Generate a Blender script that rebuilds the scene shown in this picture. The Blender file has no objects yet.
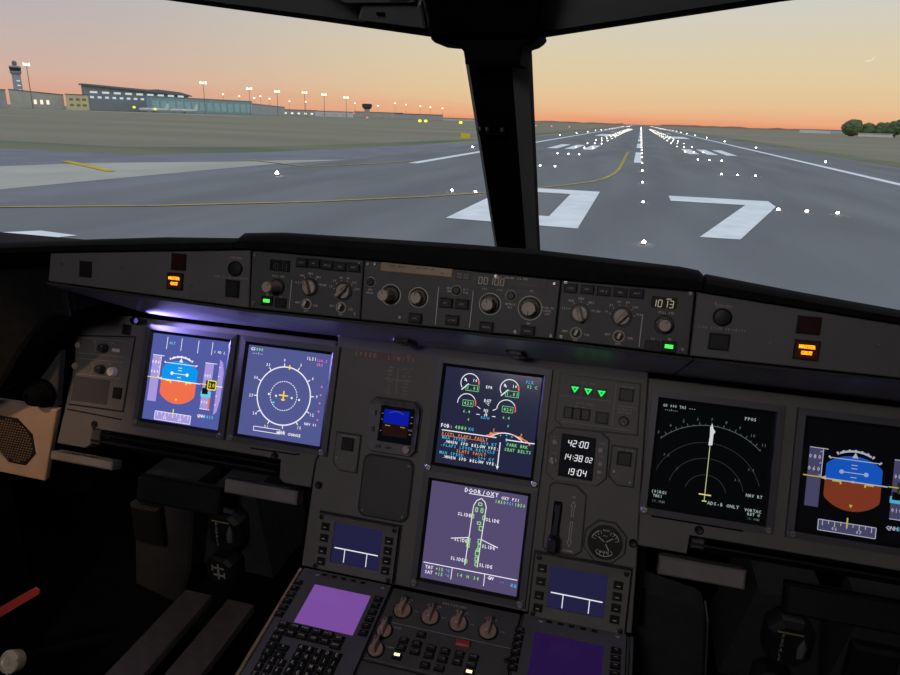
import bpy, bmesh, math, random
from mathutils import Vector
R_ = math.radians
random.seed(7)
SC = bpy.context.scene
COL = SC.collection

# ------------------------------------------------------------------ materials
def lin(h):
    h = h.lstrip('#')
    v = [int(h[i:i+2], 16)/255 for i in (0, 2, 4)]
    return tuple((c/12.92 if c <= .04045 else ((c+.055)/1.055)**2.4) for c in v)
MATS = {}
def paint(name, col, rough=.6, metal=0., vary=.12, scale=35., spec=.4, bump=0.):
    """painted / moulded surface with a little procedural unevenness"""
    if name in MATS: return MATS[name]
    m = bpy.data.materials.new(name); m.use_nodes = True
    nt = m.node_tree; b = nt.nodes['Principled BSDF']
    c = lin(col) if isinstance(col, str) else col
    tc = nt.nodes.new('ShaderNodeTexCoord'); nz = nt.nodes.new('ShaderNodeTexNoise')
    nz.inputs['Scale'].default_value = scale; nz.inputs['Detail'].default_value = 5
    nt.links.new(tc.outputs['Object'], nz.inputs['Vector'])
    rp = nt.nodes.new('ShaderNodeValToRGB')
    rp.color_ramp.elements[0].position = .3; rp.color_ramp.elements[1].position = .7
    rp.color_ramp.elements[0].color = tuple(x*(1-vary) for x in c)+(1,)
    rp.color_ramp.elements[1].color = tuple(min(1, x*(1+vary)) for x in c)+(1,)
    nt.links.new(nz.outputs['Fac'], rp.inputs['Fac'])
    nt.links.new(rp.outputs['Color'], b.inputs['Base Color'])
    b.inputs['Roughness'].default_value = rough; b.inputs['Metallic'].default_value = metal
    b.inputs['Specular IOR Level'].default_value = spec
    if bump:
        bp = nt.nodes.new('ShaderNodeBump'); bp.inputs['Strength'].default_value = bump; bp.inputs['Distance'].default_value = .002
        nt.links.new(nz.outputs['Fac'], bp.inputs['Height']); nt.links.new(bp.outputs['Normal'], b.inputs['Normal'])
    MATS[name] = m; return m
def glow(col, s=1., gloss=None):
    """something that gives off light: screen pixels, annunciators, lamps"""
    k = 'glow_%s_%g_%s' % (col.strip('#'), s, gloss)
    if k in MATS: return MATS[k]
    m = bpy.data.materials.new(k); m.use_nodes = True; nt = m.node_tree
    b = nt.nodes['Principled BSDF']; c = lin(col)
    b.inputs['Base Color'].default_value = (.004, .004, .004, 1)
    b.inputs['Emission Color'].default_value = c+(1,); b.inputs['Emission Strength'].default_value = s
    b.inputs['Roughness'].default_value = .5 if gloss is None else gloss
    b.inputs['Specular IOR Level'].default_value = .0 if gloss is None else .4
    MATS[k] = m; return m
def screen(col): return glow(col, 1., .12)

PANEL = paint('grey_panel_paint', '5b5758', .62, vary=.08, scale=18, bump=.05)
BEZEL = paint('dark_bezel_paint', '47464c', .5, vary=.08, scale=22)
FCUM = paint('charcoal_panel_paint', '3b3b3e', .6, vary=.1, scale=25)
WARNP = paint('grey_glareshield_paint', '4d4c4e', .6, vary=.08, scale=15)
HOOD = paint('black_flocked_cover', (.006, .006, .007), .9, vary=.3, scale=60, spec=.1, bump=.2)
SOFF = paint('grey_soffit_paint', '84838c', .3, vary=.1, scale=12)
LIP = paint('dark_lip_moulding', '2b2b2e', .6, vary=.1)
BLACK = paint('black_plastic', (.008, .008, .009), .45, vary=.2, spec=.3)
MATTE = paint('matt_black', (.003, .003, .0035), .95, vary=.3, spec=.05)
DARKG = paint('dark_grey_plastic', '38383a', .5, vary=.15)
KNOB = paint('warm_grey_knob_plastic', '94867e', .5, vary=.1, scale=90)
KNOBD = paint('dark_knob_plastic', '2c2a2b', .45, vary=.1)
INK = paint('white_panel_lettering', 'b8b0aa', .7, vary=.05)
INKD = paint('faded_panel_lettering', '8f8883', .7, vary=.05)
STEEL = paint('brushed_steel_screw', 'a8a6a4', .35, metal=.8, vary=.15, scale=200)
REDP = paint('red_plastic', 'a03a3a', .5)
REDINK = paint('reddish_placard', '6a4a48', .6)
TRIMG = paint('grey_lining', '686b6d', .8, vary=.1, scale=9, bump=.1)
LINER = paint('dark_lining', (.02, .02, .021), .9, vary=.2, scale=9)
PED = paint('pedestal_grey', '4d4c4c', .55, vary=.1, scale=18)
MCDUM = paint('keyboard_grey', '57545a', .55, vary=.1, scale=18)
KEYM = paint('black_key_plastic', '19181a', .6, vary=.1, spec=.3)
PLATE = paint('tan_speaker_plate', 'a58a76', .55, vary=.12, scale=20)
RAIL = paint('scuffed_grey_rail', '544b49', .6, vary=.25, scale=30)
SHELF = paint('pale_grey_pad', '6a6564', .6, vary=.15, scale=14)
FOOT = paint('footwell_dark_grey', '2b2b2c', .75, vary=.15, spec=.1)
CHROME = paint('polished_steel', 'f4e8d4', .25, metal=.35, vary=.1)
WARMTAN = paint('warm_lit_tan_metal', 'b39a78', .4, metal=.5, vary=.2, scale=60)  # warm light on the left pedestal edge put into colour; also colours lettering

# ------------------------------------------------------------------ frames and mesh builder
class Fr:
    def __init__(s, o, ex, ey, en): s.o, s.ex, s.ey, s.en = Vector(o), Vector(ex), Vector(ey), Vector(en)
    def pt(s, u, v, n=0.): return s.o+s.ex*u+s.ey*v+s.en*n
    def at(s, u, v, n=0., rot=0.):
        c, q = math.cos(rot), math.sin(rot)
        return Fr(s.pt(u, v, n), s.ex*c+s.ey*q, s.ey*c-s.ex*q, s.en)
T = .3639; TG = R_(12); TP = R_(10)
FM = Fr((0, 0, 0), (1, 0, 0), (0, math.sin(T), math.cos(T)), (0, -math.cos(T), math.sin(T)))          # main panel
FG = Fr((0, -.17, .235), (1, 0, 0), (0, math.sin(TG), math.cos(TG)), (0, -math.cos(TG), math.sin(TG)))  # glareshield face
FP = Fr((0, -.103, -.27), (1, 0, 0), (0, math.cos(TP), math.sin(TP)), (0, -math.sin(TP), math.cos(TP)))  # pedestal top
FW = Fr((0, 0, 0), (1, 0, 0), (0, 0, 1), (0, -1, 0))                                                   # faces aft
FZ = Fr((0, 0, 0), (1, 0, 0), (0, 1, 0), (0, 0, 1))                                                    # faces up
FM_S = -.004   # board surface height on FM

GLY = {}
def glyph(ch):
    if ch in GLY: return GLY[ch]
    cu = bpy.data.curves.new('glyph', 'FONT'); cu.body = ch; cu.size = 1.; cu.resolution_u = 1; cu.offset = .022
    ob = bpy.data.objects.new('glyph', cu); me = ob.to_mesh()
    vs = [(v.co.x, v.co.y) for v in me.vertices]; fs = [tuple(p.vertices) for p in me.polygons]
    ob.to_mesh_clear(); bpy.data.objects.remove(ob); bpy.data.curves.remove(cu)
    if vs:
        x0 = min(v[0] for v in vs); x1 = max(v[0] for v in vs)
        vs = [(x-(x0+x1)/2, y) for x, y in vs]
    GLY[ch] = (vs, fs); return GLY[ch]

SEG7 = {'0': 'abcdef', '1': 'bc', '2': 'abged', '3': 'abgcd', '4': 'fgbc', '5': 'afgcd', '6': 'afgedc', '7': 'abc', '8': 'abcdefg', '9': 'abcdfg', '-': 'g', ' ': ''}
ORG = {}
class MB:
    def __init__(s): s.v, s.f, s.m, s.mi, s.mats = [], [], [], 0, []
    def use(s, mat):
        if mat not in s.mats: s.mats.append(mat)
        s.mi = s.mats.index(mat); return s
    def add(s, pts, faces):
        k = len(s.v); s.v += [Vector(p) for p in pts]
        for f in faces: s.f.append(tuple(i+k for i in f)); s.m.append(s.mi)
        return s
    def prism(s, fr, pts, n0, n1, bev=0.):
        N = len(pts)
        if sum(pts[i][0]*pts[(i+1) % N][1]-pts[(i+1) % N][0]*pts[i][1] for i in range(N)) < 0: pts = pts[::-1]
        rings = [[fr.pt(u, v, n0) for u, v in pts]]
        if bev:
            rings.append([fr.pt(u, v, n1-bev) for u, v in pts])
            q = []
            for i in range(N):
                a, b, c = Vector(pts[i-1]), Vector(pts[i]), Vector(pts[(i+1) % N])
                d1 = (b-a).normalized(); d2 = (c-b).normalized()
                n_ = Vector((-d1.y-d2.y, d1.x+d2.x)); L = n_.length
                n_ = n_/L if L > 1e-6 else Vector((-d1.y, d1.x))
                k = bev/max(.35, L/2)
                q.append(b+n_*k)
            rings.append([fr.pt(p.x, p.y, n1) for p in q])
        else: rings.append([fr.pt(u, v, n1) for u, v in pts])
        allp = [p for r in rings for p in r]; F = [tuple(range(N))[::-1]]
        for r in range(len(rings)-1):
            for i in range(N):
                j = (i+1) % N; F.append((r*N+i, r*N+j, (r+1)*N+j, (r+1)*N+i))
        F.append(tuple(range((len(rings)-1)*N, len(rings)*N)))
        return s.add(allp, F)
    def box(s, fr, u0, u1, v0, v1, n0, n1, bev=0.):
        return s.prism(fr, [(u0, v0), (u1, v0), (u1, v1), (u0, v1)], n0, n1, bev)
    def cbox(s, fr, u, v, w, h, n0, n1, bev=0.): return s.box(fr, u-w/2, u+w/2, v-h/2, v+h/2, n0, n1, bev)
    def frame(s, fr, outer, inner, n0, n1, n_in=None):
        """bezel: ring between two outlines of equal count; inner rim may dip to n_in"""
        N = len(outer); n_in = n1 if n_in is None else n_in
        P = [fr.pt(*p, n0) for p in outer]+[fr.pt(*p, n1) for p in outer]+[fr.pt(*p, n_in) for p in inner]+[fr.pt(*p, n0) for p in inner]
        F = []
        for r in range(3):
            for i in range(N):
                j = (i+1) % N; F.append((r*N+i, r*N+j, (r+1)*N+j, (r+1)*N+i))
        for i in range(N):
            j = (i+1) % N; F.append((3*N+i, 3*N+j, j, i))
        return s.add(P, F)
    def lathe(s, fr, u, v, prof, seg=24, flute=0., nfl=0):
        P, F = [], []
        for r, n in prof:
            for i in range(seg):
                a = 2*math.pi*i/seg
                rr = r*(1-flute*(.5+.5*math.cos(a*nfl))) if nfl else r
                P.append(fr.pt(u+rr*math.cos(a), v+rr*math.sin(a), n))
        K = len(prof)
        for k in range(K-1):
            for i in range(seg):
                j = (i+1) % seg; F.append((k*seg+i, k*seg+j, (k+1)*seg+j, (k+1)*seg+i))
        F.append(tuple(range(seg))[::-1]); F.append(tuple(range((K-1)*seg, K*seg)))
        return s.add(P, F)
    def poly(s, fr, pts, n=0.): return s.add([fr.pt(u, v, n) for u, v in pts], [tuple(range(len(pts)))])
    def quad(s, fr, u0, u1, v0, v1, n=0.): return s.poly(fr, [(u0, v0), (u1, v0), (u1, v1), (u0, v1)], n)
    def line(s, fr, pts, w, n=0., closed=False):
        if closed: pts = list(pts)+[pts[0]]
        for (a, b), (c, d) in zip(pts, pts[1:]):
            L = math.hypot(c-a, d-b) or 1; px, py = -(d-b)/L*w/2, (c-a)/L*w/2
            s.poly(fr, [(a-px, b-py), (c-px, d-py), (c+px, d+py), (a+px, b+py)], n)
        return s
    def arc(s, fr, u, v, r, a0, a1, w, n=0., seg=40):
        for i in range(seg):
            p, q = R_(a0+(a1-a0)*i/seg), R_(a0+(a1-a0)*(i+1)/seg)
            s.poly(fr, [(u+(r-w/2)*math.cos(p), v+(r-w/2)*math.sin(p)), (u+(r+w/2)*math.cos(p), v+(r+w/2)*math.sin(p)),
                        (u+(r+w/2)*math.cos(q), v+(r+w/2)*math.sin(q)), (u+(r-w/2)*math.cos(q), v+(r-w/2)*math.sin(q))], n)
        return s
    def text(s, fr, t, u, v, h, n=0., al='c', k=.62, rot=0.):
        """one line of fixed-pitch lettering, cap height h"""
        sz = h/.7; adv = sz*k; W = adv*len(t)
        x = {'c': -W/2, 'l': 0, 'r': -W}[al]
        g = fr.at(u, v, n, rot)
        for ch in t:
            if ch != ' ':
                vs, fs = glyph(ch)
                s.add([g.pt(x+adv/2+a*sz*.86, b*sz-h/2) for a, b in vs], fs)
            x += adv
        return s
    def seg7(s, fr, t, u, v, h, n=0., slant=.12):
        w = h*.50; adv = h*.82; tk = h*.12
        W = sum(adv*.45 if c in ':.' else adv for c in t); x = u-W/2
        for c in t:
            if c in ':.':
                for dy in ((.22, -.22) if c == ':' else (-.5,)):
                    s.quad(fr, x+adv*.1, x+adv*.1+tk, v+dy*h-tk/2, v+dy*h+tk/2, n)
                x += adv*.45; continue
            E = {'a': ((0, .5), (w, .5)), 'b': ((w, .5), (w, 0)), 'c': ((w, 0), (w, -.5)), 'd': ((0, -.5), (w, -.5)), 'e': ((0, 0), (0, -.5)), 'f': ((0, .5), (0, 0)), 'g': ((0, 0), (w, 0))}
            for sg in SEG7.get(c, ''):
                (a, b), (p, q) = E[sg]
                s.line(fr, [(x+a+b*h*slant, v+b*h), (x+p+q*h*slant, v+q*h)], tk, n)
            x += adv
        return s
    def build(s, name, mat=None, parent=None, label=None, smooth=False, kind=None):
        me = bpy.data.meshes.new(name)
        o3 = ORG.get(parent, Vector()) if parent else Vector()
        me.from_pydata([v-o3 for v in s.v], [], s.f)
        mats = s.mats if s.mats else [mat]
        for m in mats: me.materials.append(m)
        for p, i in zip(me.polygons, s.m): p.material_index = i
        bm = bmesh.new(); bm.from_mesh(me)
        if smooth: bmesh.ops.remove_doubles(bm, verts=bm.verts, dist=1e-6)
        bmesh.ops.recalc_face_normals(bm, faces=bm.faces) if not s.flat() else None
        bm.to_mesh(me); bm.free()
        if smooth:
            for p in me.polygons: p.use_smooth = True
            try: me.set_sharp_from_angle(angle=R_(38))
            except Exception: pass
        o = bpy.data.objects.new(name, me); COL.objects.link(o)
        if parent: o.parent = parent; ORG[o] = o3
        else: ORG[o] = Vector()
        if label: o['label'] = label
        if kind: o['kind'] = kind
        return o
    def flat(s): return False
def tag(o, label=None, cat=None, group=None, kind=None):
    if label: o['label'] = label
    if cat: o['category'] = cat
    if group: o['group'] = group
    if kind: o['kind'] = kind
    return o
def thing(name, label, cat, loc, group=None):
    o = bpy.data.objects.new(name, None); COL.objects.link(o); o.location = loc
    o.empty_display_size = .02; ORG[o] = Vector(loc)
    return tag(o, label, cat, group)
def struct(mb, name, mat=None, smooth=False): return mb.build(name, mat, None, None, smooth, 'structure')
def rrect(u0, u1, v0, v1, r, k=4):
    P = []
    for cx, cy, a in ((u1-r, v1-r, 0), (u0+r, v1-r, 90), (u0+r, v0+r, 180), (u1-r, v0+r, 270)):
        for i in range(k+1):
            t = R_(a+90*i/k); P.append((cx+r*math.cos(t), cy+r*math.sin(t)))
    return P
def octa(u0, u1, v0, v1, c):
    return [(u0+c, v0), (u1-c, v0), (u1, v0+c), (u1, v1-c), (u1-c, v1), (u0+c, v1), (u0, v1-c), (u0, v0+c)]

# ------------------------------------------------------------------ common controls
def screw(root, fr, u, v, n, r=.0035):
    m = MB(); m.use(STEEL).lathe(fr, u, v, [(r, n), (r, n+.0012), (r*.7, n+.002)], 14)
    m.use(BLACK).cbox(fr, u, v, r*1.3, r*.25, n+.002, n+.0021)
    m.build('screw', None, root)
def button(root, fr, u, v, w, h, n, mat=None, txt=None, name='push_button', label=None, proud=.004):
    m = MB(); m.use(BLACK).frame(fr, [(u-w/2-.0015, v-h/2-.0015), (u+w/2+.0015, v-h/2-.0015), (u+w/2+.0015, v+h/2+.0015), (u-w/2-.0015, v+h/2+.0015)],
                                 [(u-w/2, v-h/2), (u+w/2, v-h/2), (u+w/2, v+h/2), (u-w/2, v+h/2)], n-.001, n+.0015)
    m.use(mat or KNOBD).cbox(fr, u, v, w, h, n-.001, n+proud, .0008)
    b = m.build(name, None, root, label)
    if txt:
        t = MB()
        for i, l in enumerate(txt): t.text(fr, l, u, v+h*(.0 if len(txt) == 1 else .22-.44*i), h*.2 if len(txt) == 1 else h*.2, n+proud+.0003)
        t.build('legend', INKD, b)
    return b
def round_knob(root, fr, u, v, n, r, hgt=.016, skirt=None, mat=None, name='knob', ptr=60, label=None):
    mat = mat or KNOB; m = MB()
    if skirt: m.use(BLACK).lathe(fr, u, v, [(skirt, n-.001), (skirt, n+.002), (skirt*.94, n+.003)], 28)
    m.use(mat).lathe(fr, u, v, [(r*1.08, n+.001), (r*1.08, n+.004), (r, n+.005), (r*.93, n+hgt-.001), (r*.84, n+hgt)], 36, .1, 12)
    m.use(KNOBD if mat is KNOB else INKD).line(fr, [(u+.3*r*math.cos(R_(ptr)), v+.3*r*math.sin(R_(ptr))), (u+.8*r*math.cos(R_(ptr)), v+.8*r*math.sin(R_(ptr)))], r*.14, n+hgt+.0003)
    k = m.build(name, None, root, label, smooth=False)
    return k
def bar_knob(root, fr, u, v, n, r, ang=80, hgt=.015, mat=None, name='selector_knob', skirt=None):
    """rotary selector: round skirt with a raised finger grip across it"""
    mat = mat or KNOB; m = MB()
    if skirt: m.use(BLACK).lathe(fr, u, v, [(skirt, n-.001), (skirt, n+.0015)], 28)
    m.use(mat).lathe(fr, u, v, [(r, n), (r, n+.004), (r*.88, n+.006)], 30)
    g = fr.at(u, v, 0, R_(ang))
    m.prism(g, [(-r*.95, -r*.24), (r*.8, -r*.3), (r*1.0, 0), (r*.8, r*.3), (-r*.95, r*.24)], n+.005, n+hgt, .0015)
    m.use(KNOBD).line(g, [(r*.2, 0), (r*.85, 0)], r*.12, n+hgt+.0003)
    return m.build(name, None, root)
def ring_button(root, fr, u, v, n, r):
    m = MB(); m.use(INKD).lathe(fr, u, v, [(r, n-.001), (r, n+.002), (r*.9, n+.0025), (r*.82, n+.0025)], 24)
    m.use(BLACK).lathe(fr, u, v, [(r*.82, n), (r*.82, n+.004), (r*.6, n+.005)], 20)
    m.build('ring_button', None, root)
def ticks(m, fr, u, v, n, r0, r1, a0, a1, k, w=.0007):
    for i in range(k):
        a = R_(a0+(a1-a0)*i/(k-1))
        m.line(fr, [(u+r0*math.cos(a), v+r0*math.sin(a)), (u+r1*math.cos(a), v+r1*math.sin(a))], w, n)

# ================================================================== COCKPIT SHELL
FLOORZ = -.82
s = MB(); s.box(FZ, -1.95, 1.95, -2.2, .6, FLOORZ-.05, FLOORZ); struct(s, 'floor', MATTE)
s = MB(); s.box(FZ, -2.0, -1.95, -2.2, .6, FLOORZ, 1.2); struct(s, 'wall_left', LINER)
s = MB(); s.box(FZ, 1.95, 2.0, -2.2, .6, FLOORZ, 1.2); struct(s, 'wall_right', LINER)
s = MB(); s.box(FZ, -2.0, 2.0, -2.25, -2.2, FLOORZ, 1.2); struct(s, 'wall_rear', TRIMG)
s = MB(); s.box(FZ, -2.0, 2.0, .45, .5, FLOORZ, .10); struct(s, 'wall_front', MATTE)
s = MB(); s.box(FZ, -2.0, 2.0, -2.25, -.75, 1.05, 1.1); struct(s, 'ceiling', TRIMG)
# lining above each windshield pane, sloping up and aft to the ceiling
def brow(xs, zs, name, sgn):
    m = MB(); P = []
    for x, z in zip(xs, zs):
        up = 1.05
        P += [(x, -.150, z), (x, -.156, z+.005), (x, -.40, z+.17), (x, -.78, up), (x, -.70, up+.06), (x, -.138, z+.02)]
    K = 6; N = len(xs); F = []
    for i in range(N-1):
        for k in range(K):
            j = (k+1) % K; F.append((i*K+k, i*K+j, (i+1)*K+j, (i+1)*K+k))
    F += [tuple(range(K)), tuple(range((N-1)*K, N*K))]
    m.use(TRIMG).add(P, F)
    # black rubber seal along the lower edge
    Q = []
    for x, z in zip(xs, zs): Q += [(x, -.158, z-.001), (x, -.158, z+.004), (x, -.146, z+.004), (x, -.146, z-.001)]
    F = []
    for i in range(N-1):
        for k in range(4):
            j = (k+1) % 4; F.append((i*4+k, i*4+j, (i+1)*4+j, (i+1)*4+k))
    F += [(0, 1, 2, 3), tuple(range((N-1)*4, N*4))]
    m.use(MATTE).add(Q, F)
    struct(m, name)
brow([-1.96, -.9, -.414, -.20, -.062, .0], [.77, .655, .599, .574, .557, .552], 'trim_1', -1)
brow([.002, .062, .131, .312, .8, 1.96], [.552, .556, .566, .592, .65, .77], 'trim_2', 1)
# windshield panes (slanted), centre post between them
def wpt(x, z, off=0.):      # point on the windshield slope
    y = .0365-(z-.38)/.86
    return Vector((x, y+off, z))
def pane(x0, x1, z0, z1, name):
    m = bpy.data.materials.get('windshield_glass')
    if not m:
        m = bpy.data.materials.new('windshield_glass'); m.use_nodes = True; nt = m.node_tree; nt.nodes.clear()
        o = nt.nodes.new('ShaderNodeOutputMaterial'); mx = nt.nodes.new('ShaderNodeMixShader'); t = nt.nodes.new('ShaderNodeBsdfTransparent'); g = nt.nodes.new('ShaderNodeBsdfGlossy')
        t.inputs['Color'].default_value = (.985, .99, .985, 1); g.inputs['Roughness'].default_value = .02; mx.inputs['Fac'].default_value = .015
        nt.links.new(t.outputs[0], mx.inputs[1]); nt.links.new(g.outputs[0], mx.inputs[2]); nt.links.new(mx.outputs[0], o.inputs['Surface'])
    b = MB()
    P = [wpt(x0, z0), wpt(x1, z0), wpt(x1, z1), wpt(x0, z1)]
    b.add(P, [(0, 1, 2, 3)])
    struct(b, name, m)
pane(-1.95, -.03, .16, .82, 'window_1'); pane(.03, 1.95, .16, .82, 'window_2')
m = MB()
def sect(z):
    c = [(-.039, .016), (-.030, -.008), (.020, -.008), (.0215, -.004), (.0385, .016), (.0385, .05), (-.039, .05)]
    dx = -.0033+(z-.25)*.05
    return [wpt(x+dx, z, y) for x, y in c]
zs = [.13, .25, .38, .50, .60]; P = []; F = []; K = 7
for z in zs: P += sect(z)
m.use(MATTE)
for i in range(len(zs)-1):
    for k in range(K):
        j = (k+1) % K
        m.mi = 0
        m.use(TRIMG if k in (3,) else (DARKG if k in (0,) else MATTE))
        q = len(m.v)
        m.add([P[i*K+k], P[i*K+j], P[(i+1)*K+j], P[(i+1)*K+k]], [(0, 1, 2, 3)])
struct(m, 'window_post')
# bracket where the post meets the overhead lining
t = thing('compass_housing', 'black moulded housing with two side wings at the top of the centre window post', 'housing', (0, -.16, .55))
m = MB(); m.prism(FW.at(0, 0, .12), [(-.058, .557), (-.056, .5505), (-.052, .5472), (-.041, .5462), (-.029, .5455), (-.022, .543), (-.0165, .537), (-.015, .525), (.048, .525), (.050, .541), (.053, .545), (.060, .547), (.066, .551), (.069, .555), (.066, .565), (.05, .78), (-.05, .78), (-.06, .570)], 0, .06, .003); m.build('housing_body', MATTE, t)
m = MB(); m.prism(FW.at(0, 0, .18), [(-.035, .575), (.040, .575), (.036, .66), (-.034, .66)], 0, .006, .002); m.build('cover_plate', BLACK, t)
FO = Fr((0, -.165, .552), (1, 0, 0), Vector((0, -.244, .165)).normalized(), Vector((0, -.165, -.244)).normalized())
m = MB(); m.prism(FO, [(-.052, .022), (.068, .026), (.088, .12), (.10, .34), (-.055, .34), (-.045, .12)], -.01, .016, .004); m.build('overhead_spine', MATTE, t)
for u in (-.030, .032): screw(t, FW.at(0, 0, .182), u, .652, .004, .003)
t = thing('sun_visor', 'grey sun visor plate folded up beside the top of the window post', 'sun visor', (-.1, -.2, .6))
FB = Fr((0, -.156, .569), (1, 0, 0), Vector((0, -.244, .158)).normalized(), Vector((0, -.158, -.244)).normalized())
m = MB(); m.prism(FB, [(-.145, .020), (-.066, .006), (-.062, .045), (-.130, .047)], .003, .012, .002); m.build('visor_plate', TRIMG, t)
m = MB(); m.prism(FB, [(-.150, .051), (-.066, .051), (-.064, .12), (-.20, .12)], .003, .016, .002); m.build('mount_plate', TRIMG, t)
m = MB(); m.box(FB, -.095, -.072, .064, .070, .016, .02, .001); m.box(FB, -.118, -.108, .03, .034, .012, .0135); m.build('latch', MATTE, t)
# three small sighting balls on the post
t = thing('eye_reference_indicator', 'three small dark balls in a row on the centre window post', 'indicator', wpt(-.004, .452, -.012))
g = Fr(wpt(-.004, .452, -.0115), (1, 0, 0), (0, 1, 0), (0, 0, 1))
m = MB(); m.box(g, -.018, .018, -.003, .001, -.0060, -.0035, .0005); m.build('bar', MATTE, t)
for u in (-.016, -.006, .014):
    m = MB(); m.lathe(g.at(u, -.004, 0), 0, 0, [(.0012, -.0032), (.003, -.002), (.0036, .0005), (.003, .003), (.0012, .0042)], 14); m.build('ball', KNOBD, t, smooth=True)

# ================================================================== MAIN INSTRUMENT PANEL
pan = thing('instrument_panel', 'grey main instrument panel carrying the row of screens below the glareshield', 'instrument panel', (0, .0, -.1))
def board(pts, mat=PANEL):
    m = MB(); m.prism(FM, pts, -.03, FM_S, .0015); return m.build('board', mat, pan)
bL = board([(-.800, .10), (-.8235, -.157), (-.76, -.157), (-.7495, -.150), (-.7495, -.118), (-.357, -.118), (-.355, -.150), (-.345, -.157), (-.2945, -.157), (-.2925, -.109), (-.2885, -.1015), (-.2805, .10)])
bC = board([(-.2785, .122), (-.2865, -.1025), (-.2905, -.110), (-.2925, -.2905), (.2585, -.2905), (.2545, -.18), (.2505, -.1184), (.2405, .122)])
bR = board([(.2425, .10), (.2535, -.157), (.3253, -.157), (.3268, -.129), (1.0, -.129), (1.0, .10)])
# black web behind the seams
m = MB(); m.box(FM, -.835, 1.02, -.155, .12, -.05, -.032); m.box(FM, -.31, .27, -.289, -.155, -.05, -.032); m.build('backing_web', MATTE, pan)
def dots(pts, r=.0065):
    for u, v in pts:
        m = MB(); m.use(BLACK).lathe(FM, u, v, [(r, FM_S-.001), (r, FM_S+.003), (r*.75, FM_S+.0045), (r*.7, FM_S+.003), (r*.3, FM_S+.0025)], 18)
        m.build('fastener', None, pan, 'black round quarter-turn fastener')
# fasteners
dots([(-.7444, -.1095), (-.3682, -.1134), (-.2792, -.150), (.246, -.1548), (.3386, -.1186)])
for P_ in ([(-.418, -.1065), (-.330, -.1050), (-.322, -.1030)], [(-.811, -.090), (-.687, -.0935)], [(.268, -.1095), (.40, -.1095)]): m = MB(); m.line(FM, P_, .0024, FM_S+.0004); m.build('groove', MATTE, pan)
# speed placard with its red strip
m = MB(); n = FM_S+.0006
m.use(REDINK).prism(FM, [(-.2377, .0885), (-.137, .0915), (-.137, .077), (-.2375, .0755)], FM_S-.0005, n)
m.use(INKD).text(FM, 'SPEED  LIMITS', -.19, .0825, .007, n+.0004, k=.85).text(FM, 'KT', -.147, .0885, .003, n+.0004)
m.build('placard', None, pan, 'reddish speed placard strip')
m = MB(); n = FM_S+.0004
for i, (a, b) in enumerate((('VMO', '350 KT'), ('MMO', '.82'), ('VLE', '280 KT'), ('VFE 1', '230'), ('1+F', '215'), ('2', '200'), ('3', '185'), ('FULL', '177'))):
    m.text(FM, a, -.176, .0665-i*.0062, .0034, n).text(FM, b, -.147, .0665-i*.0062, .0034, n)
m.line(FM, [(-.163, .066), (-.1625, .02)], .0008, n); m.line(FM, [(-.185, .045), (-.136, .0465)], .0008, n); m.build('placard_lettering', INKD, pan)

# ------------------------------------------------------------------ display units
DS = .159/2
def display(u, v, bg, label, bez=.0152, knobs=True):
    r = thing('display_unit', label, 'display screen', FM.pt(u, v, 0), None)
    o = [(u-DS-bez, v-DS-bez), (u+DS+bez, v-DS-bez), (u+DS+bez, v+DS+bez), (u-DS-bez, v+DS+bez)]
    i_ = [(u-DS, v-DS), (u+DS, v-DS), (u+DS, v+DS), (u-DS, v+DS)]
    md = [(u-DS-.005, v-DS-.005), (u+DS+.005, v-DS-.005), (u+DS+.005, v+DS+.005), (u-DS-.005, v+DS+.005)]
    m = MB(); m.use(BEZEL).frame(FM, o, md, FM_S+.0002, .005, .0055); m.use(BLACK).frame(FM, md, i_, FM_S+.0002, .0054, .0015); m.build('bezel', None, r)
    m = MB(); m.use(screen(bg)).cbox(FM, u, v, DS*2, DS*2, FM_S+.0002, 0); sc = m.build('screen', None, r)
    for a in (-1, 1):
        m = MB(); m.use(STEEL).lathe(FM, u+a*(DS+.008), v-DS-.0085, [(.0058, .004), (.0058, .0085), (.004, .0105)], 16); m.use(BLACK).cbox(FM, u+a*(DS+.008), v-DS-.0085, .006, .001, .0105, .0107); m.build('latch_screw', None, r)
    return r, sc, Fr(FM.pt(u, v, .0005), FM.ex*DS, FM.ey*DS, FM.en)
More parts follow.
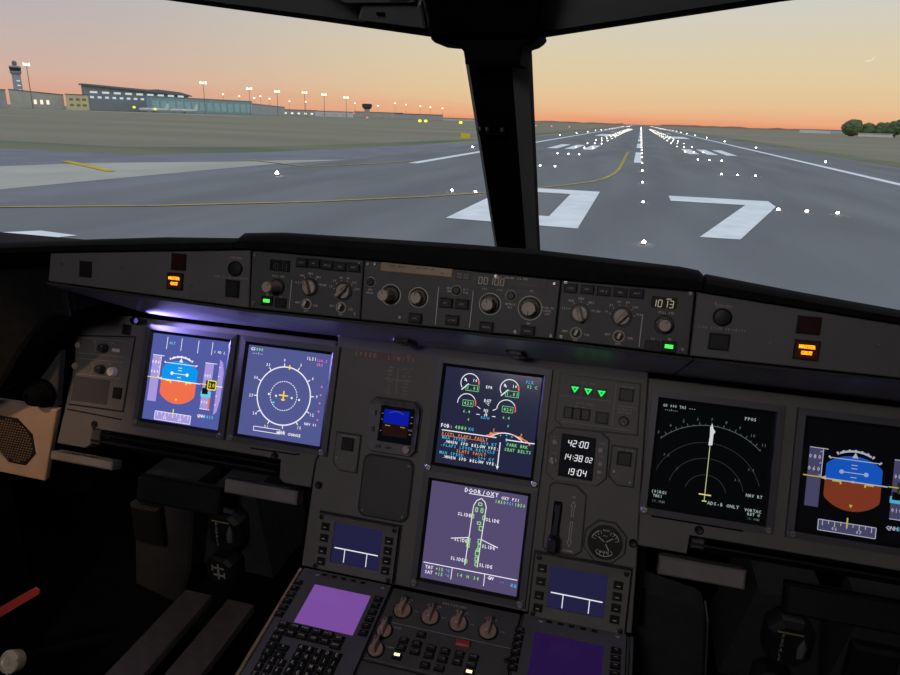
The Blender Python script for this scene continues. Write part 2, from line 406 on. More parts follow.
def primary(u, v, bright, label):
    C = dict(bg='525aa2', sky='0a96ee', gnd='f0704e', tape='a898dc', wh='f4f2ff', gr='5fe36a', cy='5ad4f0', ye='f0e23a', mg='e070d0') if bright else \
        dict(bg='050508', sky='1450b4', gnd='74331f', tape='444060', wh='a4a8b8', gr='6fae62', cy='4aa6c8', ye='b4a83a', mg='a050a0')
    r, sc, f = display(u, v, C['bg'], label)
    W, Y = glow(C['wh']), glow(C['ye'])
    bx, hw = -.17, .46
    m = MB()
    def cut(y0, y1, flat):      # truncated disc: round above/below, straight sides
        P = []; rad = .58
        for k in range(25):
            a = math.pi*k/24; x, y = rad*math.cos(a), rad*math.sin(a)
            P.append((bx+max(-hw, min(hw, x)), y*.93))
        return P
    top = [(bx+hw, -.03)]+[(x, y-.03) for x, y in cut(0, 0, 0) if y < .46] if False else None
    def half(sign):
        P = []; rad = .575
        for k in range(33):
            a = math.pi*k/32; x = max(-hw, min(hw, rad*math.cos(a))); y = rad*math.sin(a)*(.80 if sign > 0 else .92)
            P.append((bx+x, -.03+sign*y))
        return P
    m.use(glow(C['sky'])).poly(f, half(1)); m.use(glow(C['gnd'])).poly(f, half(-1)[::-1])
    n = .0004
    m.use(W).line(f, [(bx-hw-.06, -.03), (bx+hw+.1, -.03)], .022, n)
    m.line(f, [(bx-.38, .36), (bx+.4, .36)], .014, n)
    m.arc(f, bx, -.03, .55, 62, 118, .035, n, 20)
    for a in (45, 60, 70, 80, 90, 100, 110, 120, 135): m.line(f, [(bx+.55*math.cos(R_(a)), -.03+.53*math.sin(R_(a))), (bx+.61*math.cos(R_(a)), -.03+.58*math.sin(R_(a)))], .03, n)
    for k, w_ in ((.08, .05), (.16, .16), (.24, .05), (.3, .05)): m.line(f, [(bx-w_, -.03+k), (bx+w_, -.03+k)], .014, n)
    m.poly(f, [(bx-.05, .40), (bx+.05, .40), (bx, .50)], n)
    m.use(W if bright else glow('8aa0d0')).lathe(f, bx-.2, .13, [(.04, .0001), (.04, n)], 10).lathe(f, bx+.2, .13, [(.04, .0001), (.04, n)], 10)
    m.use(Y)
    for sx in (-1, 1): m.line(f, [(bx+sx*.34, -.05), (bx+sx*.2, -.05), (bx+sx*.2, -.10)], .03, n)
    m.cbox(f, bx, -.03, .04, .04, .0001, n); m.poly(f, [(bx-.03, -.44), (bx+.03, -.44), (bx, -.5)], n)
    m.build('attitude_indicator', None, sc)
    m = MB(); tp = glow(C['tape'])
    m.use(tp).quad(f, -.93, -.70, -.57, .50); m.use(W).line(f, [(-.93, .50), (-.62, .50)], .014, n).line(f, [(-.70, .50), (-.70, -.02)], .014, n)
    for y, s_ in ((.34, '080'), (.12, '060')): m.text(f, s_, -.83, y, .075, n, k=.72)
    for y in (.44, .23, .01): m.line(f, [(-.75, y), (-.70, y)], .012, n)
    m.use(Y).line(f, [(-1., -.02), (-.62, -.02)], .02, n); m.poly(f, [(-.70, -.02), (-.62, .02), (-.62, -.06)], n)
    m.build('airspeed_tape', None, sc)
    m = MB(); m.use(tp).quad(f, .46, .68, -.58, .47); m.use(W).line(f, [(.46, .47), (.76, .47)], .014, n).line(f, [(.46, -.58), (.72, -.58)], .014, n)
    m.text(f, '005', .56, .18, .07, n).text(f, '010', .56, -.42, .07, n)
    m.use(glow('101018' if bright else '06060a')).quad(f, .47, .62, -.24, -.1, n*1.5)
    m.use(glow(C['cy'])).quad(f, .44, .70, -.30, -.18, n*1.2)
    m.use(glow('262a1c')).quad(f, .54, .80, -.12, .08, n*1.6); m.use(Y).line(f, [(.60, -.12), (.80, -.12), (.80, .08), (.60, .08)], .025, n*2, True); m.text(f, '20', .7, -.02, .09, n*2); m.line(f, [(.40, -.02), (.56, -.02)], .02, n*2)
    m.use(glow(C['gnd'])).quad(f, .66, .70, -.58, -.25, n)
    m.use(glow(C['wh'])).text(f, 'QNH', .52, -.74, .07, n); m.use(glow(C['cy'])).text(f, '1013', .72, -.74, .07, n)
    m.build('altitude_tape', None, sc)
    m = MB(); m.use(tp).poly(f, [(.82, -.68), (.90, -.6), (.95, -.3), (.95, .3), (.90, .52), (.82, .58)]); m.use(W)
    for y in (-.45, -.25, .2, .4): m.line(f, [(.82, y), (.86, y)], .014, n)
    m.line(f, [(.80, -.03), (.97, -.03)], .02, n); m.build('vertical_speed_scale', None, sc)
    m = MB(); m.use(tp).quad(f, -.67, .27, -.97, -.78); m.use(W).line(f, [(-.67, -.78), (.27, -.78), (.27, -.97), (-.67, -.97)], .014, n, True)
    for k in range(9): m.line(f, [(-.6+k*.1, -.78), (-.6+k*.1, -.84 if k % 2 else -.88)], .013, n)
    m.text(f, '06', -.4, -.91, .06, n).text(f, '07', 0, -.91, .06, n); m.use(Y).line(f, [(-.2, -.68), (-.2, -.86)], .025, n)
    m.build('heading_tape', None, sc)
    m = MB(); m.use(W)
    if bright:
        for x in (-.60, -.22, .22, .58): m.line(f, [(x, .95), (x, .66)], .014, n)
        m.use(glow(C['cy'])).text(f, 'ALT', -.46, .82, .06, n); m.use(W).text(f, '1 FD 2', .78, .74, .055, n)
        m.build('mode_readouts', None, sc)
    return r
primary(-.5624, -.0046, True, 'brightest display with blue and orange horizon ball, on the left of the panel')
pr = primary(.5508, -.0118, False, 'dark display with blue over brown horizon ball, cut off by the right picture edge')

def plane_symbol(m, f, x, y, k, w, n):
    m.line(f, [(x, y+k), (x, y-k)], w, n).line(f, [(x-k, y+.1*k), (x+k, y+.1*k)], w, n).line(f, [(x-.4*k, y-.75*k), (x+.4*k, y-.75*k)], w, n)
# left navigation display: full rose
r, sc, f = display(-.3645, -.0046, '525890', 'lit display with a full white compass rose and yellow aircraft, left of the standby horizon')
W = glow('f2f2fa'); n = .0004
m = MB(); m.use(W).arc(f, 0, -.03, .64, 0, 360, .026, n, 72)
for k in range(36):
    a = R_(90-k*10+6); q = .70 if k % 3 else .72
    if k % 3 == 0: m.line(f, [(.64*math.cos(a), -.03+.64*math.sin(a)), (q*math.cos(a), -.03+q*math.sin(a))], .02, n)
for k in range(12):
    a = R_(90-k*30+6); m.text(f, str(k*3), .79*math.cos(a), -.03+.79*math.sin(a), .065, n)
m.build('compass_rose', None, sc)
m = MB(); m.use(W)
for k in range(36): m.arc(f, 0, -.03, .32, k*10, k*10+6, .018, n, 2)
for x, y in ((-.36, 0), (-.18, -.02), (.2, -.02), (.38, -.04)): m.lathe(f, x, y-.03, [(.024, .0001), (.024, n)], 10)
m.use(glow('52c8f0')).lathe(f, -.22, -.2, [(.025, .0001), (.025, n)], 10).text(f, 'D', -.5, -.42, .06, n); m.build('range_ring', None, sc)
m = MB(); m.use(glow('ffd84a')); plane_symbol(m, f, 0, -.03, .11, .03, n*2); m.line(f, [(.06, .66), (.06, .56)], .03, n*2); m.build('aircraft_symbol', None, sc)
m = MB(); m.use(W).text(f, 'GS', -.88, .92, .07, n).use(glow('7df08a')).text(f, '000', -.72, .92, .07, n).use(W).text(f, '---/--', -.76, .83, .05, n)
m.use(W).text(f, 'ILS1', .55, .86, .07, n).use(glow('e070d0')).text(f, '108.5', .8, .84, .06, n).text(f, 'CRS', .76, .75, .06, n)
for y in (.28, .1, -.08, -.26, -.44): m.lathe(f, .87, y, [(.022, .0001), (.022, n)], 10)
m.use(W).text(f, 'NAV 01', .72, -.56, .055, n); m.line(f, [(-.62, -.78), (-.62, -.87), (.02, -.87), (.02, -.78)], .014, n, True).text(f, 'MODE CHANGE', .24, -.84, .06, n)
m.build('readouts', None, sc)
# right navigation display: dark arc page
r, sc, f = display(.3439, -.0118, '030406', 'dark display with faint green range arcs and a pale vertical track line')
G1, G2, W2 = glow('323a37'), glow('4e5a54'), glow('9aa8a4')
m = MB(); cx, cy = -.04, -.66
m.use(G2).arc(f, cx, cy, 1.30, 47, 134, .012, n, 50)
for k in range(19):
    a = R_(48+k*4.7); m.line(f, [(cx+1.30*math.cos(a), cy+1.30*math.sin(a)), (cx+(1.36 if k % 2 else 1.33)*math.cos(a), cy+(1.36 if k % 2 else 1.33)*math.sin(a))], .012, n)
for k, s_ in enumerate(('3', '4', '5', '6', '7', '8', '9', '10', '11')):
    a = R_(132-k*10.4); m.text(f, s_, cx+1.42*math.cos(a), cy+1.42*math.sin(a), .055, n)
m.build('compass_arc', None, sc)
m = MB(); m.use(G1)
for q in (.37, .68, .976): m.arc(f, cx, cy, q, 14 if q < .9 else 18, 166 if q < .9 else 160, .008, n, 40)
m.use(G2).text(f, '7.5', -.80, -.02, .045, n).text(f, '5', -.58, -.25, .045, n).text(f, '7.5', .72, -.08, .045, n).text(f, '2.5', .5, -.3, .04, n); m.build('range_arcs', None, sc)
m = MB(); m.use(glow('c2c692')).line(f, [(cx, cy-.1), (cx, .62)], .012, n*2)
m.use(glow('cfd4d4')).poly(f, [(cx-.03, .61), (cx+.0, .69), (cx+.03, .59), (cx+.07, .54), (cx+.04, .48), (cx+.04, .28), (cx-.03, .27), (cx-.02, .45)], n*2)
m.use(glow('d8cf8a')).line(f, [(cx-.11, cy), (cx+.11, cy)], .022, n*3).line(f, [(cx-.04, cy-.12), (cx+.04, cy-.12)], .02, n*3); m.build('track_line', None, sc)
m = MB(); m.use(W2).text(f, 'GS 000 TAS ---', -.66, .92, .05, n, k=.6).text(f, '---/---', -.80, .84, .04, n).text(f, 'PPOS', .62, .86, .06, n)
m.text(f, 'ADS-B ONLY', .30, -.80, .06, n, k=.66).text(f, 'NAV RT', .82, -.55, .055, n)
m.text(f, '(0)RG1', -.86, -.74, .055, n).text(f, 'TRK1', -.88, -.82, .05, n).text(f, 'VORTAC', .82, -.82, .055, n).text(f, 'RBT O', .84, -.89, .05, n)
m.use(G2).text(f, '10.0NM', -.86, -.92, .045, n).text(f, '10.0NM', .84, -.97, .04, n); m.build('readouts', None, sc)
# engine and warning display
r, sc, f = display(0, 0, '22253e', 'upper centre display with engine gauges above amber, cyan and white warning lines')
W, GR, CY, AM = glow('eef0fa'), glow('7ed486'), glow('45b4dc'), glow('f08a52')
for (x, y) in ((-.46, .72), (.37, .70)):
    m = MB(); m.use(W).arc(f, x, y, .19, 25, 215, .016, n, 30); m.use(glow('f06a5a')).arc(f, x, y, .19, -5, 22, .03, n, 6)
    m.use(W).line(f, [(x-.16, y-.16), (x-.02, y-.02)], .022, n).line(f, [(x-.1, y+.08), (x-.07, y+.02)], .02, n).text(f, '5', x-.11, y+.06, .055, n).text(f, '10', x+.1, y+.06, .06, n)
    m.use(GR).line(f, [(x-.07, y-.16), (x+.2, y-.16), (x+.2, y-.04), (x-.07, y-.04)], .010, n, True).text(f, '1.01', x+.07, y-.1, .075, n); m.build('engine_pressure_gauge', None, sc)
    m = MB(); yy = y-.42
    m.use(W).arc(f, x-.02, yy, .19, 30, 185, .016, n, 26); m.use(glow('f06a5a')).arc(f, x-.02, yy, .19, -12, 28, .024, n, 8)
    m.use(GR).line(f, [(x-.1, yy-.06), (x+.12, yy-.06), (x+.12, yy+.06), (x-.1, yy+.06)], .010, n, True).text(f, '420', x+.01, yy, .07, n)
    m.text(f, '6.4', x+.0, yy-.17, .06, n).text(f, '0', x+.06, yy-.33, .055, n); m.build('exhaust_temperature_gauge', None, sc)
m = MB(); m.use(W)
for y, s_, h in ((.68, 'EPR', .055), (.40, 'EGT', .06), (.33, '°C', .05), (.20, 'N1', .06), (.14, '%', .05)): m.text(f, s_, -.05, y, h, n)
for a, b in ((.22, .28), (.10, .12)):
    for sx in (-1, 1): m.line(f, [(-.05+sx*.13, a), (-.05+sx*.2, b-.02)], .014, n)
m.use(CY).text(f, 'KG/H', -.06, .05, .05, n).text(f, 'FLX', .76, .88, .06, n).use(GR).text(f, '52 C', .82, .79, .06, n).use(W).text(f, 'FF', -.05, .10, .045, n)
m.text(f, 'FOB:', -.84, -.22, .075, n).use(GR).text(f, '4880', -.54, -.22, .075, n).use(CY).text(f, 'KG', -.32, -.22, .06, n); m.build('fuel_readouts', None, sc)
m = MB(); m.use(W).arc(f, .42, -.72, .52, 50, 126, .02, n, 24); m.use(AM).poly(f, [(.08, -.22), (.16, -.24), (.13, -.31), (.06, -.29)], n).poly(f, [(.68, -.22), (.76, -.25), (.74, -.31), (.66, -.28)], n)
m.line(f, [(.02, -.30), (.18, -.22), (.36, -.2)], .02, n).line(f, [(.5, -.2), (.7, -.25), (.86, -.31)], .02, n).text(f, 'S', .15, -.17, .06, n).text(f, 'F', .72, -.20, .06, n)
for x, y in ((.02, -.3), (.9, -.36), (.82, -.33)): m.lathe(f, x, y, [(.02, .0001), (.02, n)], 8)
m.use(CY)
for x, y in ((.30, -.26), (.42, -.24), (.53, -.26)): m.lathe(f, x, y, [(.016, .0001), (.016, n)], 8)
m.text(f, '0', .43, -.33, .08, n); m.build('flap_indicator', None, sc)
m = MB(); m.use(W).line(f, [(-.93, -.315), (.22, -.315)], .02, n).line(f, [(.42, -.33), (1., -.33)], .02, n).line(f, [(.31, -.40), (.31, -.9)], .02, n); m.poly(f, [(.28, -.88), (.34, -.88), (.31, -.95)], n)
rows = [(AM, 'F/CTL FLAPS FAULT', -.93, 'l'), (CY, 'MAX SPEED.....200 KT', -.91, 'l'), (W, '.WHEN SPD BELOW VFE:', -.86, 'l'), (CY, '-FLAPS LEVER.RECYCLE', -.93, 'l'), (AM, '      SLATS FAULT', -.93, 'l'), (CY, 'MAX SPEED.....200 KT', -.93, 'l'), (W, '.WHEN SPD BELOW VFE:', -.86, 'l')]
for i, (c, s_, x, al) in enumerate(rows): m.use(c).text(f, s_, x, -.385-i*.078, .058, n, al, .70)
m.use(AM).line(f, [(-.93, -.425), (.0, -.425)], .008, n)
m.use(GR).text(f, 'PARK BRK', .66, -.42, .062, n).text(f, 'SEAT BELTS', .68, -.52, .062, n); m.build('warning_text', None, sc)
# system display: doors page
r, sc, f = display(-.0006, -.1889, '544a70', 'purple-tinted display with the white aircraft outline of the doors page, below the engine display')
W = glow('f4eefa'); m = MB()
m.use(W).line(f, [(.07, .80), (-.02, .74), (-.07, .64), (-.08, .40), (-.09, 0), (-.11, -.58)], .016, n).line(f, [(.07, .80), (.15, .74), (.19, .64), (.18, .40), (.165, 0), (.15, -.58)], .016, n)
m.line(f, [(-.09, -.02), (-.46, -.10)], .016, n).line(f, [(.17, -.02), (.52, -.12)], .016, n); m.build('aircraft_outline', None, sc)
m = MB(); m.use(glow('96d884'))
for x, y, w_, h in ((.06, .68, .07, .05), (.0, .56, .04, .08), (.11, .56, .04, .08), (-.07, .42, .05, .08), (.17, .42, .05, .08), (.08, .30, .07, .05), (.13, .20, .07, .08), (-.09, -.08, .05, .09), (-.09, -.18, .05, .08), (.13, -.06, .05, .08), (.14, -.16, .05, .08), (.12, -.30, .08, .1), (.11, -.42, .05, .08), (-.1, -.50, .05, .07), (.12, -.52, .05, .07), (.12, -.24, .05, .05)):
    m.line(f, [(x-w_/2, y-h/2), (x+w_/2, y-h/2), (x+w_/2, y+h/2), (x-w_/2, y+h/2)], .018, n, True)
m.build('door_symbols', None, sc)
m = MB(); m.use(W)
for x, y in ((-.24, .42), (.35, .40), (-.25, -.10), (.33, -.14), (-.28, -.49), (.32, -.52)): m.text(f, 'SLIDE', x, y, .065, n)
m.text(f, 'DOOR/OXY', .06, .92, .085, n, k=.74).line(f, [(-.2, .86), (.32, .86)], .014, n).text(f, 'OXY PSI', .66, .88, .06, n); m.use(glow('96d884')).text(f, '1850', .46, .79, .065, n).text(f, '1850', .86, .79, .065, n).use(glow('62b4f0')).text(f, 'PSI', .66, .79, .055, n)
m.build('door_lettering', None, sc)
m = MB(); m.use(W).line(f, [(-.97, -.68), (.98, -.68)], .016, n).line(f, [(-.36, -.68), (-.36, -.92)], .014, n).line(f, [(.32, -.68), (.32, -.92)], .014, n)
m.text(f, 'TAT', -.84, -.76, .065, n).text(f, 'SAT', -.84, -.86, .065, n).text(f, 'GW', .44, -.74, .065, n); m.use(glow('96d884')).text(f, '+15', -.62, -.76, .065, n).text(f, '+15', -.62, -.86, .065, n).text(f, '14 H 38', -.02, -.80, .065, n, k=.75).use(glow('62b4f0')).text(f, '°C', -.45, -.76, .055, n).text(f, '°C', -.45, -.86, .055, n).text(f, '--', .68, -.77, .055, n).text(f, 'KG', .92, -.80, .065, n)
m.build('status_readouts', None, sc)

# ------------------------------------------------------------------ standby horizon, clock, small panels
t = thing('standby_instrument', 'small octagonal standby horizon with a blue over brown screen', 'standby instrument', FM.pt(-.158, -.03, 0))
O = [(-.192, .012), (-.1245, .012), (-.114, .002), (-.114, -.066), (-.1225, -.0755), (-.189, -.0755), (-.201, -.064), (-.201, .001)]
cu_, cv_ = -.153, -.029
I = [(-.1805, .002), (-.123, .002), (-.122, .001), (-.122, -.057), (-.1235, -.0585), (-.180, -.0585), (-.1815, -.057), (-.1815, .001)]
m = MB(); m.use(BLACK).prism(FM, [(cu_+(a-cu_)*1.07, cv_+(b-cv_)*1.07) for a, b in O], FM_S+.0001, FM_S+.002); m.use(BEZEL).frame(FM, O, I, FM_S+.001, .008, .006); m.build('bezel', None, t)
m = MB(); m.use(screen('040507')).box(FM, -.1815, -.122, -.0585, .002, FM_S+.001, .002); sc = m.build('screen', None, t)
m = MB(); m.use(glow('08189c')).quad(FM, -.176, -.132, -.0275, -.004, .0024); m.use(glow('1e0f0d')).quad(FM, -.176, -.132, -.048, -.0275, .0024); m.use(glow('8a7f2e')).line(FM, [(-.172, -.031), (-.163, -.031)], .0016, .0028).line(FM, [(-.145, -.031), (-.137, -.031)], .0016, .0028)
m.use(glow('4a4e66')).arc(FM, -.154, -.028, .022, 55, 125, .001, .0028, 10); m.build('attitude_indicator', None, sc)
m = MB(); m.use(glow('6a6e78'))
for y in (-.012, -.022, -.041): m.line(FM, [(-.129, y), (-.125, y)], .0012, .0026).line(FM, [(-.180, y), (-.1775, y)], .0012, .0026)
m.text(FM, '005', -.1275, -.034, .003, .0026).build('tape_marks', None, sc)
for u, v, w_, h in ((-.173, .0068, .007, .004), (-.158, .0068, .007, .004), (-.143, .0068, .007, .004), (-.1905, -.012, .005, .009), (-.1905, -.040, .005, .009), (-.178, -.067, .009, .004), (-.160, -.067, .009, .004)):
    m = MB(); m.use(KNOBD).cbox(FM, u, v, w_, h, .006, .009, .0006); m.build('push_button', None, t)
round_knob(t, FM, -.1262, -.0645, .007, .0068, .012)

t = thing('clock', 'octagonal digital clock reading 42:00, 14:38 02 and 19:04', 'clock', FM.pt(.149, -.036, 0))
O = [(.112, .0045), (.180, .0060), (.1925, -.004), (.1945, -.0620), (.182, -.0755), (.117, -.0765), (.1045, -.0675), (.1025, -.0085)]
I = [(.1215, -.003), (.1735, -.003), (.1745, -.004), (.1755, -.0690), (.1745, -.0700), (.1225, -.0700), (.1215, -.069), (.1210, -.004)]
m = MB(); m.use(BLACK).prism(FM, [(.149+(a-.149)*1.05, -.036+(b+.036)*1.05) for a, b in O], FM_S+.0001, FM_S+.002); m.use(PANEL).frame(FM, O, I, FM_S+.001, .007, .006); m.build('bezel', None, t)
m = MB(); m.use(screen('0a0a0e')).box(FM, .1212, .1757, -.070, -.003, FM_S+.001, .002); sc = m.build('display_window', None, t)
m = MB(); m.use(glow('e8e8ee')).seg7(FM, '42:00', .149, -.0165, .0092, .0026).seg7(FM, '14:38', .1425, -.0385, .0090, .0026).seg7(FM, '02', .1675, -.0388, .0072, .0026).seg7(FM, '19:04', .1505, -.0605, .0092, .0026); m.build('digits', None, sc)
for u, v in ((.112, -.018), (.183, -.020)):
    m = MB(); m.use(INKD).lathe(FM, u, v, [(.0042, .005), (.0042, .009), (.003, .010)], 14); m.build('push_button', None, t)
for v in (-.048, -.036): 
    m = MB(); m.use(KNOB).lathe(FM, .184, v-.005, [(.0038, .005), (.0034, .011)], 14); m.build('push_button', None, t)
bar_knob(t, FM, .1125, -.046, .006, .006, 100, .013)
m = MB(); m.text(FM, 'RST', .112, -.010, .003, .0074).text(FM, 'CHR', .184, -.010, .003, .0074).text(FM, 'RUN', .112, -.0355, .003, .0074).text(FM, 'UTC', .185, -.030, .003, .0074).text(FM, 'ET', .184, -.0625, .003, .0074); m.build('lettering', INKD, t)

def small_panel(u0, u1, v0, v1, label, head, cut=False):
    t = thing('button_panel', label, 'button panel', FM.pt((u0+u1)/2, (v0+v1)/2, 0))
    pts = [(u0, v1), (u1, v1), (u1, v0), (u0+.012, v0), (u0, v0+.012)]
    m = MB(); m.use(BLACK).prism(FM, [(a+(-.002 if a < u0+.001 else (.002 if a == u1 else 0)), b+(.002 if b == v1 else -.002)) for a, b in pts], FM_S+.0001, FM_S+.001); m.use(PANEL).prism(FM, pts, FM_S+.0005, FM_S+.004, .0008); m.build('face_plate', None, t)
    uc, vb = (u0+u1)/2+.001, v1-.0165
    button(t, FM, uc, vb, .0195, .0195, FM_S+.004, BLACK)
    m = MB(); m.text(FM, head, uc, v1-.0035, .003, FM_S+.0045); m.build('lettering', INKD, t)
    for a, b in ((u0+.006, v0+.02), (u1-.005, v0+.006)): screw(t, FM, a, b, FM_S+.004, .0022)
small_panel(-.257, -.214, -.118, -.056, 'small grey panel with one black square button, left of the standby horizon', 'TERR ON ND')
small_panel(.200, .2365, -.070, -.012, 'small grey panel with one black square button, right of the clock', 'TERR ON ND')
t = thing('blank_panel', 'plain grey blank cover plate with rounded corners under the standby horizon', 'cover plate', FM.pt(-.16, -.135, 0))
m = MB(); m.use(BLACK).prism(FM, rrect(-.204, -.113, -.188, -.082, .014), FM_S+.0001, FM_S+.001); m.use(FCUM).prism(FM, rrect(-.2015, -.1155, -.1855, -.0845, .013), FM_S+.0005, FM_S+.0035, .001); m.build('face_plate', None, t)
for a, b in ((-.194, -.178), (-.123, -.178), (-.123, -.093)): screw(t, FM, a, b, FM_S+.0035, .0022)

# landing gear and autobrake panel
t = thing('landing_gear_panel', 'grey panel with three green lit triangles in a row above two dark buttons', 'control panel', FM.pt(.17, .05, 0))
m = MB(); pts = [(.107, .090), (.231, .0885), (.2345, .010), (.120, .0065), (.1155, .0125), (.108, .016)]
m.use(BLACK).prism(FM, [(.17+(a-.17)*1.03, .05+(b-.05)*1.04) for a, b in pts], FM_S+.0001, FM_S+.001); m.use(PANEL).prism(FM, pts, FM_S+.0005, FM_S+.004, .0008); m.build('face_plate', None, t)
n = FM_S+.004
for u, v in ((.1328, .0683), (.1534, .0677), (.1741, .067)):
    m = MB(); m.use(BLACK).cbox(FM, u, v, .016, .015, n-.001, n+.0012); m.use(glow('1fe05a', 1.6)).poly(FM, [(u-.0062, v+.004), (u+.0062, v+.004), (u, v-.0058)], n+.0018)
    m.use(glow('0b3a1c')).poly(FM, [(u-.0022, v+.0016), (u+.0022, v+.0016), (u, v-.0018)], n+.0022); m.build('gear_light', None, t, 'green lit downward triangle')
button(t, FM, .2119, .0695, .020, .018, n, BLACK)
for u in (.1265, .1400, .1535): button(t, FM, u, .0305, .0125, .0165, n, BLACK, name='autobrake_button')
button(t, FM, .179, .029, .018, .0165, n, BLACK)
round_knob(t, FM, .2119, .0285, n, .0075, .012, mat=KNOBD, ptr=-90)
m = MB(); m.text(FM, 'LDG GEAR', .153, .080, .0032, n+.0005).text(FM, 'BRK FAN', .212, .0815, .003, n+.0005).text(FM, 'AUTO BRK', .150, .0475, .0034, n+.0005, k=.7).text(FM, 'LO  MED  MAX', .140, .0415, .0025, n+.0005).text(FM, 'A/SKID &', .212, .0465, .003, n+.0005).text(FM, 'N/W STRG', .212, .0415, .003, n+.0005)
m.line(FM, [(.110, .056), (.19, .056)], .0008, n+.0005).line(FM, [(.195, .084), (.195, .018)], .0008, n+.0005).line(FM, [(.118, .0155), (.228, .0155)], .0008, n+.0005).line(FM, [(.2, .051), (.229, .051)], .0008, n+.0005).build('lettering', INKD, t)

# gear lever
t = thing('gear_lever_panel', 'chamfered grey panel with a black lever in a tall slot and white outlined arrows', 'lever panel', FM.pt(.14, -.135, 0))
pts = [(.112, -.088), (.118, -.0825), (.152, -.0825), (.168, -.0945), (.170, -.180), (.160, -.1885), (.118, -.1885), (.1115, -.183)]
m = MB(); m.use(BLACK).prism(FM, [(.14+(a-.14)*1.06, -.135+(b+.135)*1.035) for a, b in pts], FM_S+.0001, FM_S+.001); m.use(PANEL).prism(FM, pts, FM_S+.0005, FM_S+.004, .0008); m.build('face_plate', None, t)
m = MB(); m.box(FM, .1205, .1335, -.183, -.110, n-.001, n+.0006); m.build('slot', MATTE, t)
m = MB(); m.use(BLACK).prism(FM, [(.1235, -.112), (.1335, -.112), (.1325, -.172), (.1215, -.172)], n, n+.012, .002); m.prism(FM, rrect(.1185, .1355, -.186, -.160, .006), n+.004, n+.03, .004); m.build('lever', None, t)
m = MB()
def oarrow(u, va, vb, d):
    w_, hw, hl = .0032, .0058, .008
    y1, y2 = (va, vb) if d > 0 else (vb, va)
    yh = y1-hl if d > 0 else y1+hl
    m.line(FM, [(u-w_/2, y2), (u-w_/2, yh), (u-hw/2-.001, yh), (u, y1), (u+hw/2+.001, yh), (u+w_/2, yh), (u+w_/2, y2)], .0009, n+.0005, True)
oarrow(.1507, -.106, -.130, 1); oarrow(.1507, -.138, -.1765, -1)
m.text(FM, 'UP', .1507, -.100, .0034, n+.0005).text(FM, 'DOWN', .150, -.1835, .0034, n+.0005, k=.75); m.build('lettering', INK, t)

# triple brake pressure gauge
t = thing('brake_pressure_gauge', 'round black gauge with white needles in an octagonal frame above the right data screen', 'gauge', FM.pt(.2045, -.1607, 0))
u, v = .2045, -.1600; k8 = [(u+.033*math.cos(R_(22.5+45*i)), v+.033*math.sin(R_(22.5+45*i))) for i in range(8)]
m = MB(); m.use(BLACK).prism(FM, [(u+(a-u)*1.06, v+(b-v)*1.06) for a, b in k8], FM_S+.0001, FM_S+.001); m.use(PANEL).prism(FM, k8, FM_S+.0005, FM_S+.004, .001); m.build('frame', None, t)
m = MB(); m.use(BLACK).lathe(FM, u, v, [(.0265, n-.001), (.0265, n+.003), (.0245, n+.003)], 36); m.build('dial', None, t)
m = MB(); q = n+.0034
for a in (90, 0, 0): pass
m.use(INK).arc(FM, u-.004, v+.0005, .017, 110, 165, .0012, q, 10).arc(FM, u+.004, v+.0005, .017, 15, 70, .0012, q, 10).arc(FM, u, v-.003, .018, 225, 315, .0012, q, 14)
ticks(m, FM, u-.002, v, q, .013, .018, 110, 165, 4); ticks(m, FM, u+.002, v, q, .013, .018, 15, 70, 4); ticks(m, FM, u, v-.002, q, .013, .018, 225, 315, 5)
m.text(FM, 'ACCU', u, v+.0185, .003, q).text(FM, 'BRAKES', u, v-.0145, .003, q).text(FM, 'PSI', u, v+.010, .0025, q); m.build('dial_markings', None, t)
for a in (205-60, 335+60, 300):
    m = MB(); m.use(INK).line(FM, [(u+.002*math.cos(R_(a)), v+.002*math.sin(R_(a))), (u+.0135*math.cos(R_(a)), v+.0135*math.sin(R_(a)))], .0014, q+.0006); m.build('needle', None, t)

# two small data-link screens
def datalink(u0, u1, v0, v1, a0, a1, b0, b1, label):
    t = thing('datalink_display', label, 'display screen', FM.pt((u0+u1)/2, (v0+v1)/2, 0))
    m = MB(); m.use(BLACK).box(FM, u0-.0035, u1+.0035, v0-.003, v1+.003, FM_S+.0001, FM_S+.001)
    m.use(PANEL).frame(FM, [(u0, v0), (u1, v0), (u1, v1), (u0, v1)], [(a0, b0), (a1, b0), (a1, b1), (a0, b1)], FM_S+.0005, .007, .005); m.build('bezel', None, t)
    m = MB(); m.use(screen('211f40')).box(FM, a0, a1, b0, b1, FM_S+.0005, .002); sc = m.build('screen', None, t)
    y = b0+(b1-b0)*.36; w_ = a1-a0
    m = MB(); m.use(glow('e6e4f0')).line(FM, [(a0+.05*w_, y), (a1-.05*w_, y)], .0018, .0026).line(FM, [(a0+.27*w_, y), (a0+.27*w_, b0+.002)], .0014, .0026).line(FM, [(a0+.73*w_, y), (a0+.73*w_, b0+.002)], .0014, .0026); m.build('screen_lines', None, sc)
    for uu, vs in (((u0+a0)/2, (.22, .43, .66, .86)), ((u1+a1)/2, (.26, .44, .62, .8))):
        for q in vs:
            vv = v1-(v1-v0)*q
            m = MB(); m.use(BLACK).cbox(FM, uu, vv, .0145, .0125, .006, .0078); m.use(KEYM).cbox(FM, uu, vv, .0105, .0085, .007, .0105, .001); m.use(INK).cbox(FM, uu, vv-.0005, .005, .0012, .0105, .0107); m.build('push_button', None, t)
    for a, b in ((u0+.006, v1-.005), (u1-.006, v1-.005), (u0+.006, v0+.004), (u1-.006, v0+.004)):
        m = MB(); m.use(BLACK).lathe(FM, a, b, [(.0042, .006), (.0042, .009), (.0025, .0095)], 14); m.build('corner_screw', None, t)
